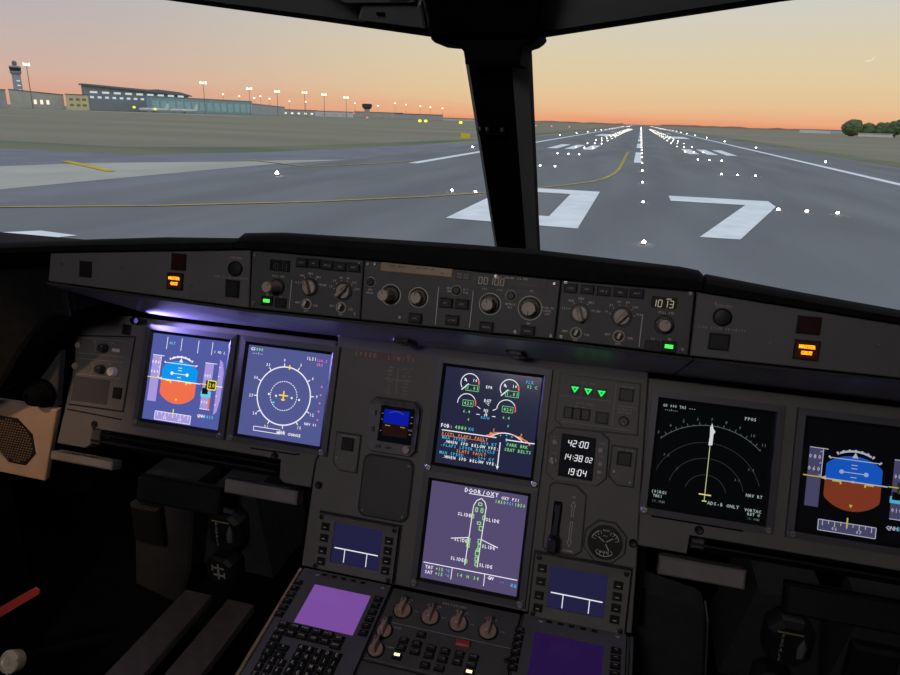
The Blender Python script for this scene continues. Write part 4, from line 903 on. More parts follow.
# --- keyboard display units
def cdu(x0, x1, sx0, sx1, s0, s1, col, label):
    t = thing('keyboard_display_unit', label, 'keyboard unit', FP.pt((x0+x1)/2, -.12, 0))
    w_ = x1-x0; xc = (x0+x1)/2
    m = MB(); m.use(BLACK).box(FP, x0-.002, x1+.002, -.292, -.0015, PN+.0001, PN+.001)
    O = [(x0, -.290), (x1, -.290), (x1, -.003), (x0, -.003)]; I = [(sx0, s0), (sx1, s0), (sx1, s1), (sx0, s1)]
    m.use(MCDUM).frame(FP, O, I, PN+.0002, 0, -.0015); m.build('face_plate', None, t)
    m = MB(); m.use(screen(col)).box(FP, sx0, sx1, s0, s1, PN+.0002, -.002); m.build('screen', None, t, None)
    for i in range(6):
        v = s1-.001-(i+.3)*(s1-s0)/5.9
        for u in ((x0+sx0)/2-.012, (x1+sx1)/2+.002):
            m = MB(); m.use(BLACK).cbox(FP, u, v, .015, .010, -.0005, .0008); m.use(KEYM).cbox(FP, u, v, .011, .0065, .0005, .004, .0008); m.use(INKD).cbox(FP, u, v, .005, .001, .004, .0042); m.build('line_key', None, t)
    for i in range(5):
        m = MB(); m.use(BLACK).cbox(FP, xc-.038+i*.0172, -.0095, .0085, .004, 0, .001); m.build('annunciator', None, t)
    screw(t, FP, x0+.028, -.0105, 0, .004); screw(t, FP, x1-.012, -.0095, 0, .004)
    def key(u, v, kw, kh, ch, name, mat=KEYM):
        m = MB(); m.use(BLACK).cbox(FP, u, v, kw+.004, kh+.003, -.0005, .0006); m.use(mat).cbox(FP, u, v, kw, kh, .0004, .0042, .0012)
        m.use(INK).text(FP, ch, u, v, .0034 if len(ch) > 1 else .0055, .0045, k=.6); m.build(name, None, t)
    dx = x0+.283
    fn = [['DIR', 'PROG', 'PERF', 'INIT', 'DATA', 'BRT'], ['F-PLN', 'RAD', 'FUEL', 'SEC', 'ATC', 'MENU'], ['AIR', '', ''], ['<', '^', ''], ['>', 'v', '']]
    for r_, row in enumerate(fn):
        for c_, s_ in enumerate(row):
            if s_: key(dx-.2635+c_*.0188, -.1165-r_*.0128+(0 if c_ < 5 else -.003), .0135, .0078, s_, 'page_key')
    for r_ in range(5):
        for c_ in range(5):
            key(dx-.2180+c_*.0144, -.1485-r_*.0133, .0092, .0088, 'ABCDEFGHIJKLMNOPQRSTUVWXYZ/+-.'[r_*5+c_], 'letter_key')
    for r_ in range(4):
        for c_ in range(3): key(dx-.2640+c_*.0146, -.1785-r_*.0136, .0085, .0085, '123456789.0-'[r_*3+c_], 'number_key')
    return t
cdu(-.283, -.127, -.2517, -.1525, -.1075, -.0300, '764a98', 'keyboard unit with the bright violet screen at the left of the pedestal')
cdu(.0945, .2505, .1160, .2190, -.1085, -.0310, '22103f', 'keyboard unit with the dark violet screen at the bottom right of the pedestal')
# --- switching panel and system keys
t = thing('system_control_panel', 'grey pedestal panel with six bulky knobs above rows of small black keys', 'control panel', FP.pt(-.02, -.1, 0))
m = MB(); m.use(BLACK).box(FP, -.124, .0905, -.142, -.003, PN+.0001, PN+.001); m.use(PED).box(FP, -.1215, .0885, -.140, -.006, PN+.0002, 0, .0008); m.build('face_plate', None, t)
m = MB(); m.use(BLACK).box(FP, -.1215, .0885, -.2895, -.1435, PN+.0001, PN+.001); m.use(PED).box(FP, -.1205, .0875, -.288, -.1445, PN+.0002, 0, .0008); m.build('lower_plate', None, t)
KB = paint('translucent_pinkish_knob', 'a08279', .4, vary=.15, scale=60)
for i, (u, v) in enumerate(((-.0925, -.0465), (-.0465, -.0475), (-.001, -.0485), (.0465, -.0505))):
    bar_knob(t, FP, u, v, 0, .0135, 90, .020, KB, skirt=.0155)
for u, v in ((-.1075, -.0895), (-.1085, -.1235)):
    bar_knob(t, FP, u, v, 0, .0115, 90, .022, KB, 'display_knob', skirt=.0135)
names = ['ALL', 'CLR', 'STS', 'ENG', 'BLEED', 'PRESS', 'ELEC', 'HYD', 'FUEL', 'APU', 'COND', 'DOOR', 'WHEEL', 'RCL', 'F/CTL']
for (u, v), s_ in zip(((-.0504, -.082), (-.0732, -.0982), (-.0731, -.1117), (-.0519, -.0995), (-.0509, -.1125), (-.0294, -.1005), (-.029, -.1132), (-.0079, -.1009), (-.0079, -.1147), (.0143, -.1004), (.0138, -.1136), (.0356, -.1001), (.0351, -.113), (-.03, -.1304), (-.0085, -.1299)), names):
    m = MB(); m.use(BLACK).cbox(FP, u, v, .0155, .0100, -.0005, .0008); m.use(KEYM).cbox(FP, u, v, .0125, .0075, .0004, .005, .001); m.use(INKD).text(FP, s_, u, v, .0028, .0053, k=.6); m.build('system_key', None, t)
for u, v in ((-.0743, -.1266), (.0350, -.1269)):
    m = MB(); m.use(BLACK).cbox(FP, u, v, .0155, .0100, -.0005, .0008); m.use(KEYM).cbox(FP, u, v, .0125, .0075, .0004, .005, .001); m.use(glow('ffdca0', 2.2)).cbox(FP, u, v+.0005, .0085, .0042, .005, .0054); m.build('lit_key', None, t, 'key with a lit warm white legend')
m = MB(); m.use(REDP).prism(FP, rrect(.0025, .0265, -.0875, -.0765, .003), .0004, .006, .002); m.build('guarded_key', None, t, 'red guarded key')
m = MB(); n = .0006
m.text(FP, 'SWITCHING', -.016, -.0165, .0042, n, k=.75)
for (u, v), s_ in zip(((-.0925, -.0465), (-.0465, -.0475), (-.001, -.0485), (.0465, -.0505)), ('ATT HDG', 'AIR DATA', 'EIS DMC', 'ECAM/ND')): m.text(FP, s_, u, v+.0225, .0032, n).text(FP, 'NORM', u+.002, v+.018, .0026, n).text(FP, 'F/O', u+.021, v+.004, .0026, n)
m.text(FP, 'UPPER', -.090, -.079, .0028, n).text(FP, 'LOWER', -.090, -.114, .0028, n); m.line(FP, [(-.1215, -.0715), (.0885, -.0715)], .0007, n); m.build('lettering', INK, t)
m = MB(); m.lathe(FP, .083, -.093, [(.004, PN+.0004), (.004, .002), (.0025, .003)], 12); m.build('latch_screw', BLACK, t)

# ================================================================== OUTSIDE
GZ = .4653-4.8
def gmat(name, c1, c2, scale, stretch=(1, 1, 1), c3=None):
    m = bpy.data.materials.new(name); m.use_nodes = True; nt = m.node_tree; b = nt.nodes['Principled BSDF']
    tc = nt.nodes.new('ShaderNodeTexCoord'); mp = nt.nodes.new('ShaderNodeMapping'); mp.inputs['Scale'].default_value = stretch
    nz = nt.nodes.new('ShaderNodeTexNoise'); nz.inputs['Scale'].default_value = scale; nz.inputs['Detail'].default_value = 6
    rp = nt.nodes.new('ShaderNodeValToRGB'); rp.color_ramp.elements[0].position = .35; rp.color_ramp.elements[1].position = .65
    rp.color_ramp.elements[0].color = lin(c1)+(1,); rp.color_ramp.elements[1].color = lin(c2)+(1,)
    nt.links.new(tc.outputs['Object'], mp.inputs['Vector']); nt.links.new(mp.outputs[0], nz.inputs['Vector']); nt.links.new(nz.outputs['Fac'], rp.inputs['Fac']); nt.links.new(rp.outputs[0], b.inputs['Base Color'])
    b.inputs['Roughness'].default_value = .95; b.inputs['Specular IOR Level'].default_value = .05
    return m
ASPH = gmat('runway_asphalt', '727579', '7e8185', .25, (1, .15, 1))
TAXI = gmat('taxiway_asphalt', '787c84', '82868e', .2)
CONC = gmat('pale_concrete', 'a9a9a2', 'b6b6ae', .15)
GRASS = gmat('dry_grass', '817f70', '8f8b7a', .012, (.6, 2.2, 1))
GRASS2 = gmat('green_grass', '66705f', '80806a', .02, (.5, 2., 1))
WHITE = gmat('white_runway_paint', 'dde4ec', 'f0f4f8', .8)
YELLO = gmat('yellow_taxi_paint', 'a8985a', 'bcaa62', .8)
YELL2 = gmat('bright_yellow_paint', 'c8a830', 'd8b840', .8)
def flat(name, pts_list, mat, z, kind='structure', parent=None, label=None, drift=0.):
    m = MB()
    for pts in pts_list: m.poly(FZ, [(x+drift*y, y) for x, y in pts], GZ+z)
    return m.build(name, mat, parent, label, kind=kind)
def rect(x0, x1, y0, y1): return [(x0, y0), (x1, y0), (x1, y1), (x0, y1)]
flat('ground', [rect(-6000, 6000, -300, 9000)], GRASS, -.06)
flat('field', [[(-300, 60), (-90, 62), (-52, 63), (-45, 80), (-40, 112), (-34, 200), (-31, 1500), (-37, 1500), (-40, 170), (-47, 118), (-54, 88), (-64, 76), (-300, 76)], [(38, -100), (46, -100), (44, 110), (46, 900), (40, 2000), (36, 2000)]], GRASS2, -.045)
flat('taxiway_surface', [[(-300, -60), (-29, -60), (-29, 160), (-35.5, 128), (-40, 112), (-45, 80), (-52, 63), (-90, 62), (-300, 60)]], TAXI, -.03)
flat('concrete_strip', [[(-36.4, 18), (-35.3, 41), (-34, 60), (-31, 72), (-36, 66), (-38.5, 61), (-47, 50.5), (-49.5, 43), (-70, 34), (-120, 20), (-120, -5)]], CONC, -.018)
flat('apron_road', [rect(-1400, -395, 640, 690)], CONC, -.045)
def gsx(cx, k): return cx+k
rw = flat('runway', [rect(-31, 36, -120, 3200)], ASPH, 0., drift=.0042)
def mark(name, polys, mat=WHITE, label=None, z=.02, drift=.0042):
    return flat(name, polys, mat, z, None, rw, label, drift)
mark('edge_line', [rect(-23.9, -22.8, 71, 3100)]); mark('edge_line', [rect(24.6, 25.7, 30, 3100)])
# designator: a ring and a seven
mark('runway_numeral', [[(-8.67, 31.9), (-2.05, 31.4), (-3.2, 35.1), (-6.9, 35.1)], [(-2.05, 31.4), (-1.97, 50.3), (-3.85, 47.4), (-3.85, 35.1), (-3.2, 35.1)], [(-1.97, 50.3), (-8.6, 50.5), (-6.9, 47.4), (-3.85, 47.4)], [(-8.6, 50.5), (-8.67, 31.9), (-6.9, 35.1), (-6.9, 47.4)]], label='white painted zero', drift=0)
mark('runway_numeral', [[(2.85, 50.25), (2.85, 46.8), (7.5, 46.75), (9.36, 46.83), (9.46, 50.25)], [(7.5, 46.75), (3.45, 31.4), (5.2, 31.5), (9.36, 46.83)]], label='white painted seven', drift=0)
mark('centre_stripe', [rect(-.2, .75, 93+59*k, 128+59*k) for k in range(40)])
for y0, y1, bars in ((131, 158, ((-16.5, -14.6), (-13.2, -11.4), (-9.9, -8.0), (9.0, 10.9), (12.2, 14.1), (15.4, 17.3))), (282, 330, ((-17, -9), (11, 19))), (420, 447, ((-16.5, -14.6), (-13.2, -11.4), (-9.9, -8.0), (9.0, 10.9), (12.2, 14.1), (15.4, 17.3))), (560, 587, ((-12.6, -10.8), (-9.3, -7.4), (9.6, 11.5), (12.8, 14.7))), (700, 727, ((-9.3, -7.4), (9.6, 11.5)))):
    mark('touchdown_marking', [rect(a, b, y0, y1) for a, b in bars])
mark('threshold_stripe', [[(-26.5, 14.5), (-21.7, 18.1), (-20.4, 20.5), (-22.45, 20.8), (-28, 15.4)]], drift=0)
m = MB(); m.line(FZ, [(-60, 4), (-29.3, 25.3), (-23.5, 29.1), (-17.3, 34.6), (-12.4, 40.4), (-8.4, 46.6), (-5.2, 53.3), (-3.2, 58.5), (-2.25, 62.8), (-1.6, 70), (-1.3, 78), (-1.0, 128)], .38, GZ+.035); m.build('taxi_line', YELLO, rw)
m = MB(); m.line(FZ, [(-49.8, 51.0), (-39.5, 44.7)], .75, GZ+.02); a = m.build('taxi_line', YELL2, rw)
m = MB(); m.line(FZ, [(-38.5, 63.6), (-29.4, 58.8), (-26.5, 66), (-24.2, 75)], .40, GZ+.035); m.build('taxi_line', YELLO, rw)

# --- runway lights
LENS = glow('fff6e6', 26.)
HOUS = paint('light_housing_grey', '8a8a88', .5)
def lamp_mesh(name, r, h, lens=LENS):
    m = MB()
    m.use(HOUS).lathe(FZ, 0, 0, [(r*1.5, -.02), (r*1.4, h*.3), (r*1.05, h*.45)], 10)
    m.use(lens).lathe(FZ, 0, 0, [(r, h*.4), (r*1.05, h*.8), (r*.8, h*1.15), (r*.3, h*1.35)], 10)
    o = m.build(name); me = o.data; bpy.data.objects.remove(o); return me
ORD = ['nearest', 'second', 'third', 'fourth', 'fifth', 'sixth', 'seventh', 'eighth']
ME = lamp_mesh('runway_edge_light', .13, .24); MC = lamp_mesh('runway_centre_light', .075, .11); MT = lamp_mesh('touchdown_light', .085, .12)
def put(me, name, x, y, label, cat, group):
    o = bpy.data.objects.new(name, me); COL.objects.link(o); o.location = (x+.0042*y, y, GZ+.03); ORG[o] = Vector(o.location); return tag(o, label, cat, group)
for sx, side in ((-27.4, 'left'), (28.0, 'right')):
    for k in range(30):
        lb = '%s white light in the row along the %s runway edge' % (ORD[k], side) if k < 6 else 'white light far along the %s runway edge row' % side
        put(ME, 'runway_edge_light', sx, 48.6+67.5*k, lb, 'runway light', 'lights along the %s runway edge' % side)
for k in range(72):
    lb = '%s white light in the runway centre row' % ORD[k] if k < 7 else 'white light far up the runway centre row'
    put(MC, 'runway_centre_light', .84, 28.3+15.8*k, lb, 'runway light', 'lights along the runway centre')
for k in range(23):
    for side, xs in (('left', (-11.8, -10.15, -8.5)), ('right', (8.85, 10.45, 12.15))):
        for j, x in enumerate(xs):
            pos = ('outer', 'middle', 'inner')[j if side == 'left' else 2-j]
            lb = '%s light of the %s crosswise trio %s of the runway centre' % (pos, ORD[k], side) if k < 4 else 'light in the far crosswise trios %s of the runway centre' % side
            put(MT, 'touchdown_light', x, 44.3+31.6*k, lb, 'runway light', 'crosswise light trios %s of the runway centre' % side)
t = thing('taxiway_light', 'lone white light just left of the window post, above the painted zero', 'taxiway light', (-12.0, 46.5, GZ))
m = MB(); m.lathe(FZ.at(-6.1, 46.0, GZ), 0, 0, [(.12, 0), (.10, .08)], 10); m.build('light_base', HOUS, t); m = MB(); m.lathe(FZ.at(-6.1, 46.0, GZ), 0, 0, [(.1, .08), (.1, .13), (.03, .16)], 10); m.build('lens', LENS, t)

# --- airport buildings
def bmat(c, v=.06): return paint('facade_'+c, c, .8, vary=v, scale=.15, spec=.1)
WIN = glow('cfe0e6', .95); WARMW = glow('fff2d8', 1.15); TEAL = paint('teal_curtain_glass', 'a0ccd4', .3, vary=.1, scale=.2)
class Fac:
    """building local frame: u along the facade from a to b, v up, n towards the runway"""
    def __init__(s, a, b):
        a, b = Vector((a[0], a[1], GZ)), Vector((b[0], b[1], GZ)); s.L = (b-a).length; ex = (b-a).normalized()
        en = Vector((ex.y, -ex.x, 0)); s.f = Fr(a, ex, (0, 0, 1), en)
def building(a, b, h, d, col, label, rows=(), roofc=None, cat='building', slope=0, name='airport_building', win=WIN):
    F_ = Fac(a, b); f = F_.f; L = F_.L; t = thing(name, label, cat, f.o)
    m = MB(); m.use(bmat(col)).prism(f, [(0, 0), (L, 0), (L, h+slope), (0, h)], -d, 0, .2); m.build('walls', None, t)
    m = MB(); m.use(bmat(roofc or '6a6e74')).prism(f, [(-.5, h), (L+.5, h+slope), (L+.5, h+slope+.8), (-.5, h+.8)], -d-.5, .6); m.build('roof', None, t)
    for (v0, v1, k, q, x0, x1) in rows:
        for i in range(k):
            u = L*x0+L*(x1-x0)*(i+.5)/k; w_ = L*(x1-x0)/k*q
            m = MB(); m.use(win).box(f, u-w_/2, u+w_/2, h*v0, h*v1, 0, .15); m.build('window', None, t)
    return t, f, L
building((-722.7, 630.7), (-700.5, 655.3), 19.5, 14, 'a4a8aa', 'low grey hangar with an arched lit window at the left picture edge', [(.25, .62, 1, .5, .0, .7)])
building((-727.4, 685), (-687.5, 725), 21, 14, 'bcbcb4', 'long low grey building under the control tower', [(.26, .50, 3, .45, .40, .75)], win=WARMW, slope=-4)
building((-679.1, 719.3), (-661, 736), 17.8, 7, 'e0d8b0', 'cream square building left of the terminal', [(.25, .40, 3, .6, .1, .95), (.62, .78, 3, .6, .1, .95)], win=paint('cream_window_band', '8f8868', .6))
t, f, L = building((-676.1, 749.1), (-627.2, 890.4), 30, 8, '949ca4', 'long terminal building with two rows of lit windows', [(.70, .78, 9, .6, .02, .97), (.50, .58, 8, .5, .02, .55)], '7b838a', 'terminal', -5.5, 'terminal_building')
m = MB(); m.use(bmat('7b838a')).prism(f, [(-3, 31.8), (L*.60, 28.6), (L*.66, 29.8), (L*.9, 27.6), (L+4, 23.6), (L+4, 22.6), (-3, 30)], -8, 4); m.build('roof_canopy', None, t)
t, f, L = building((-612, 789), (-579, 981), 19.5, 8, '98b4ba', 'teal glazed terminal wing right of the main terminal', [], '8aa6ac', 'terminal', 0, 'terminal_building')
m = MB(); m.use(TEAL)
for i in range(14): m.box(f, L*i/14+1.5, L*(i+1)/14-1.5, 3, 15, 0, .3)
m.build('curtain_wall', None, t)
t, f, L = building((-605, 1022), (-577, 1081), 17, 20, 'b0b8ba', 'low building with a curved roof at the end of the teal wing', [], '9aa2a6', slope=-3.5)
building((-714, 1318), (-648, 1352), 11, 20, 'b4b6ba', 'low grey shed below the row of light masts', [(.25, .55, 5, .35, .05, .95)], win=WARMW)
building((-564, 1170), (-502, 1198), 9.5, 20, 'd8dce0', 'pale flat building between the sheds and the small tower', [(.3, .6, 3, .6, .1, .9)], win=bmat('c8ced4'))
building((-543, 1300), (-452, 1330), 11, 25, 'b6b8b4', 'grey building right behind the small tower', [(.2, .8, 2, .3, .72, .98)], win=bmat('c4c8c8'))
building((-431, 1225), (-348, 1252), 9.5, 25, 'b2b4b2', 'wide grey hangar left of the window post', [], '66605e')
building((-380, 1346), (-300, 1367), 4.5, 15, 'd4d4d2', 'low white shed just left of the window post', [], '7a6a66')
building((240, 1175), (281, 1166), 5.2, 10, 'e8e8e2', 'low white shed left of the trees', [], 'b0b0a8', slope=-.4)
building((300, 1372), (352, 1354), 5.5, 10, 'c4c6d0', 'low bluish shed beside the round tree', [], '9a9ca6')
building((211, 772), (239, 764), 2.8, 5, 'ecece4', 'low white wall in front of the trees', [], 'bcbab0', cat='wall', name='low_perimeter_wall')
# control towers
def tower(x, y, hs, hc, r, label, shaft='aab0ba'):
    t = thing('control_tower', label, 'control tower', (x, y, GZ)); g = FZ.at(x, y, GZ)
    m = MB(); m.use(bmat(shaft)).lathe(g, 0, 0, [(r*1.05, 0), (r*.95, hs)], 12); m.build('shaft', None, t)
    for k in range(3):
        m = MB(); q = Fr((x, y, GZ), Vector((.69, .724, 0)), (0, 0, 1), Vector((.724, -.69, 0)))
        m.use(WIN).cbox(q, .3*r, hs*(.55+.14*k), r*.7, hs*.035, r*.9, r*1.03); m.build('window', None, t)
    m = MB(); m.use(bmat('9a9da2')).lathe(g, 0, 0, [(r*.9, hs), (r*1.25, hs+(hc-hs)*.18), (r*1.25, hs+(hc-hs)*.28)], 12); m.use(bmat('3c424c')).lathe(g, 0, 0, [(r*1.15, hs+(hc-hs)*.28), (r*1.3, hs+(hc-hs)*.52)], 12)
    m.use(bmat('9a9da2')).lathe(g, 0, 0, [(r*1.35, hs+(hc-hs)*.52), (r*1.2, hs+(hc-hs)*.62), (r*.5, hs+(hc-hs)*.66)], 12); m.build('cab', None, t)
    m = MB(); m.use(bmat('8d7f80')).lathe(g, 0, 0, [(r*.35, hs+(hc-hs)*.62), (r*.55, hs+(hc-hs)*.78), (r*.5, hs+(hc-hs)*.92), (r*.15, hc)], 10); m.build('radar_dome', None, t)
tower(-756.4, 727.1, 39, 56, 5.2, 'tall control tower with a dark cab at the far left')
t = thing('control_tower', 'small tower with a dark flat cab between the mast row and the post', 'control tower', (-479, 1207, GZ)); g = FZ.at(-479, 1207, GZ)
m = MB(); m.lathe(g, 0, 0, [(5, 0), (5, 16)], 10); m.build('shaft', bmat('b0b4b0'), t); m = MB(); m.lathe(g, 0, 0, [(6, 16), (9, 19), (9.5, 24), (7, 25)], 10); m.build('cab', bmat('574a4c'), t)
# floodlight masts
FLOOD = glow('fff0d2', 2.6); MASTM = paint('mast_steel', '8e7c70', .6)
def mast(x, y, h, w_, label, group=None):
    t = thing('floodlight_mast', label, 'floodlight mast', (x, y, GZ), group); g = FZ.at(x, y, GZ)
    m = MB(); m.lathe(g, 0, 0, [(.55, 0), (.35, h)], 6); m.build('pole', MASTM, t)
    d = Vector((x, y, 0)).normalized(); q = Fr((x, y, GZ+h), (d.y, -d.x, 0), (0, 0, 1), -d)
    m = MB(); m.cbox(q, 0, -.6, w_*2, .5, -.3, .3); m.build('crossbar', MASTM, t)
    for k in (-1, 0, 1):
        m = MB(); m.prism(q, octa(k*w_*.75-w_*.24, k*w_*.75+w_*.24, -.2, 2.6+.6*abs(k), .3), -.3, .5, .1); m.build('floodlight', FLOOD, t)
for (x, y, h), lb in zip(((-640.7, 631, 44), (-559.2, 828, 37.5), (-561.3, 945, 35.5), (-550.5, 1008.6, 34.5), (-535.5, 1072.8, 36), (-528.3, 1131.8, 35.2), (-498, 1156.3, 32)),
        ('floodlight mast right beside the tall control tower', 'floodlight mast in front of the teal wing', 'first floodlight mast right of the teal wing', 'second floodlight mast right of the teal wing', 'third floodlight mast right of the teal wing', 'fourth floodlight mast right of the teal wing', 'fifth floodlight mast right of the teal wing, nearest the small tower')):
    mast(x, y, h, 4.2 if y > 700 else 3.2, lb, 'floodlight masts along the apron')
for i, (x, y, h) in enumerate(((-970, 1514, 41), (-939, 1534, 38), (-909, 1552, 35), (-897, 1560, 40), (-878, 1570, 35), (-883, 1681, 32), (-846, 1700, 32.5), (-768, 1845, 34.7), (-709, 1869, 30), (-664, 1885, 38.4), (-635, 1895, 35.4), (-597, 1908, 32.7), (-570, 1916, 31), (-537, 1925, 29))):
    t = thing('apron_lamp', 'tiny glowing apron lamp far behind the airport buildings', 'apron lamp', (x, y, GZ), 'distant apron lamps behind the buildings'); g = FZ.at(x, y, GZ)
    m = MB(); m.lathe(g, 0, 0, [(.4, 0), (.25, h)], 5); m.build('pole', MASTM, t); m = MB(); m.lathe(g, 0, 0, [(1.2, h), (2.2, h+1), (2.2, h+2.2), (1., h+3)], 8); m.build('lamp_head', FLOOD, t)
# parked airliners
def airliner(x, y, k, rot, label):
    t = thing('airliner', label, 'aircraft', (x, y, GZ)); g = Fr((x, y, GZ), (math.cos(rot), math.sin(rot), 0), (0, 0, 1), (math.sin(rot), -math.cos(rot), 0)); Wt = bmat('d4d6d8')
    ax = Fr(g.pt(0, 3.6*k, 0), g.ey, g.en, g.ex)
    m = MB(); m.lathe(ax, 0, 0, [(.3*k, -18*k), (1.4*k, -14*k), (2*k, -8*k), (2*k, 12*k), (1.4*k, 16*k), (.4*k, 18*k)], 12); m.build('fuselage', Wt, t)
    m = MB(); m.prism(g, [(-18*k, 5*k), (-13*k, 5*k), (-16*k, 12*k), (-18.5*k, 12*k)], -.3*k, .3*k); m.build('tail_fin', bmat('e8ecf0'), t)
    h = Fr(g.pt(0, 3*k, 0), g.ex, g.en, g.ey)
    for s_ in (-1, 1):
        m = MB(); m.prism(h, [(3*k, s_*1.5*k), (-2*k, s_*1.5*k), (-6*k, s_*16*k), (-4*k, s_*16*k)], -.2*k, .3*k); m.build('wing', Wt, t)
        m = MB(); m.lathe(Fr(g.pt(1.5*k, 1.9*k, s_*5.5*k), g.ey, g.en, g.ex), 0, 0, [(.7*k, -2*k), (1*k, 0), (.9*k, 1.6*k)], 10); m.build('engine', bmat('9aa0a6'), t)
        m = MB(); m.lathe(Fr(g.pt(-1*k, 0, s_*3*k), g.ex, g.en, g.ey), 0, 0, [(.4*k, 0), (.3*k, 2*k)], 8); m.build('landing_gear', bmat('44464a'), t)
    m = MB(); m.lathe(Fr(g.pt(12*k, 0, 0), g.ex, g.en, g.ey), 0, 0, [(.4*k, 0), (.3*k, 2*k)], 8); m.build('landing_gear', bmat('44464a'), t)
airliner(-571, 740, .95, R_(-140), 'white parked airliner in front of the lit terminal windows')
airliner(-572, 800, .95, R_(-140), 'white parked airliner in front of the teal wing')
# yellow guard lights
YG = glow('f0ee3a', 1.6)
for (x, y, h), lb in (((-565.7, 698.9, 5.5), 'yellow light at the foot of the terminal, left of the airliner'), ((-548.2, 712.6, 4.2), 'brighter yellow light at the foot of the terminal, under the airliner'), ((-209, 667, 1.4), 'left one of the yellow light pair on the far grass'), ((-203.4, 668.5, 1.4), 'right one of the yellow light pair on the far grass'), ((-170, 678, 1.0), 'single yellow light by the window post')):
    t = thing('guard_light', lb, 'guard light', (x, y, GZ)); g = FW.at(x, 0, -y)
    m = MB(); m.box(FW.at(x, GZ, -y), -.15, .15, -.1, h-.8, -.15, .15); m.build('post', MASTM, t); m = MB(); m.prism(FW.at(x, GZ, -y), octa(-1.6, 1.6, h-1.2, h+1.2, .6), -.4, .4, .1); m.build('lens', YG, t)
t = thing('obstruction_light', 'tiny red light at the foot of the small tower', 'warning light', (-258, 650, GZ)); m = MB(); m.box(FW.at(-258, GZ, -650), -.1, .1, -.1, 2.2, -.1, .1); m.build('post', MASTM, t); m = MB(); m.prism(FW.at(-258, GZ, -650), octa(-.9, .9, 2, 3.6, .4), -.3, .3); m.build('lens', glow('ff6a6a', 1.5), t)
for x in (-83.3, -70, -55.1):
    t = thing('approach_light', 'faint orange light on the grass left of the runway lights', 'ground light', (x, 594, GZ), 'faint orange lights left of the runway'); m = MB(); m.lathe(FZ.at(x, 594, GZ), 0, 0, [(.12, 0), (.1, .6)], 8); m.build('post', MASTM, t); m = MB(); m.lathe(FZ.at(x, 594, GZ), 0, 0, [(.5, .6), (.6, 1.0), (.4, 1.5)], 10); m.build('lens', glow('f08a5a', 1.6), t)
t = thing('taxiway_sign', 'yellow taxiway sign on the grass just left of the window post', 'airfield sign', (-40.4, 167, GZ)); g = FW.at(-40.6, GZ, -167)
m = MB(); m.box(g, -1.15, 1.15, .2, 1.35, -.12, .12, .03); m.build('sign_panel', glow('a89e30', .85), t)
for u in (-.8, .8): m = MB(); m.box(g, u-.05, u+.05, -.15, .25, -.05, .05); m.build('leg', HOUS, t)
# trees
LEAF = paint('tree_foliage', '627353', .9, vary=.35, scale=.5, spec=.05); BARK = paint('tree_bark', '5a4c40', .9)
def tree(x, y, h, w_, label, seed):
    rnd = random.Random(seed); t = thing('tree', label, 'tree', (x, y, GZ), None)
    m = MB(); m.lathe(FZ.at(x, y, GZ), 0, 0, [(.5, -.1), (.35, h*.5)], 8); m.build('trunk', BARK, t)
    bm = bmesh.new()
    for k in range(14):
        a, q = rnd.uniform(0, 6.28), rnd.uniform(0, 1)**.5*w_*.32
        c = Vector((x+q*math.cos(a), y+q*math.sin(a), GZ+h*rnd.uniform(.26, .72))) if k else Vector((x, y, GZ+h*.50))
        r_ = (w_*.27*rnd.uniform(.8, 1.15)) if k else w_*.40
        res = bmesh.ops.create_icosphere(bm, subdivisions=3, radius=r_)
        for v in res['verts']: v.co = v.co*(1+rnd.uniform(-.13, .13)); v.co.z *= .95; v.co += c
    me = bpy.data.meshes.new('crown'); 
    for v in bm.verts: v.co -= Vector((x, y, GZ))
    bm.to_mesh(me); bm.free(); me.materials.append(LEAF); o = bpy.data.objects.new('crown', me); COL.objects.link(o); o.parent = t; ORG[o] = ORG[t]
for i, (x, y, h, w_, lb) in enumerate(((212, 801.6, 17.5, 19, 'round green tree standing apart at the left end of the tree row'), (227.5, 798, 14, 15, 'lowest green tree, second from the left in the row'), (238.5, 794, 14.5, 15, 'green tree, third from the left in the row'), (249.5, 791, 18, 16, 'tallest green tree near the right picture edge'), (262, 787, 17, 17, 'green tree half cut off by the right picture edge'), (275, 782, 16, 16, 'green tree beyond the right picture edge'))):
    tree(x, y, h, w_, lb, i)
# low hills / woods on the horizon
m = MB(); rnd = random.Random(3)
def ridge(a0, a1, dist, h0, h1, N, col):
    top = []
    for i in range(N+1):
        a = a0+(a1-a0)*i/N; d = Vector((math.sin(a), math.cos(a), 0)); h = rnd.uniform(h0, h1)
        top.append((d, h))
    m.use(col)
    for (d, h), (e, k) in zip(top, top[1:]):
        P = [d*dist+Vector((0, 0, GZ-2)), e*dist+Vector((0, 0, GZ-2)), e*(dist+40)+Vector((0, 0, GZ+k)), d*(dist+40)+Vector((0, 0, GZ+h)), e*(dist+300)+Vector((0, 0, GZ-2)), d*(dist+300)+Vector((0, 0, GZ-2))]
        m.add(P, [(0, 1, 2, 3), (3, 2, 4, 5)])
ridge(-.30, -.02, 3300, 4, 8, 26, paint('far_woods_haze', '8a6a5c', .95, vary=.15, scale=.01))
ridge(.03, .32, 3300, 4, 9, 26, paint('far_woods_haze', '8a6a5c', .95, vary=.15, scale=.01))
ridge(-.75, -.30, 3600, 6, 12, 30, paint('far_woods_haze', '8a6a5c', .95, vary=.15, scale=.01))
struct(m, 'hills')
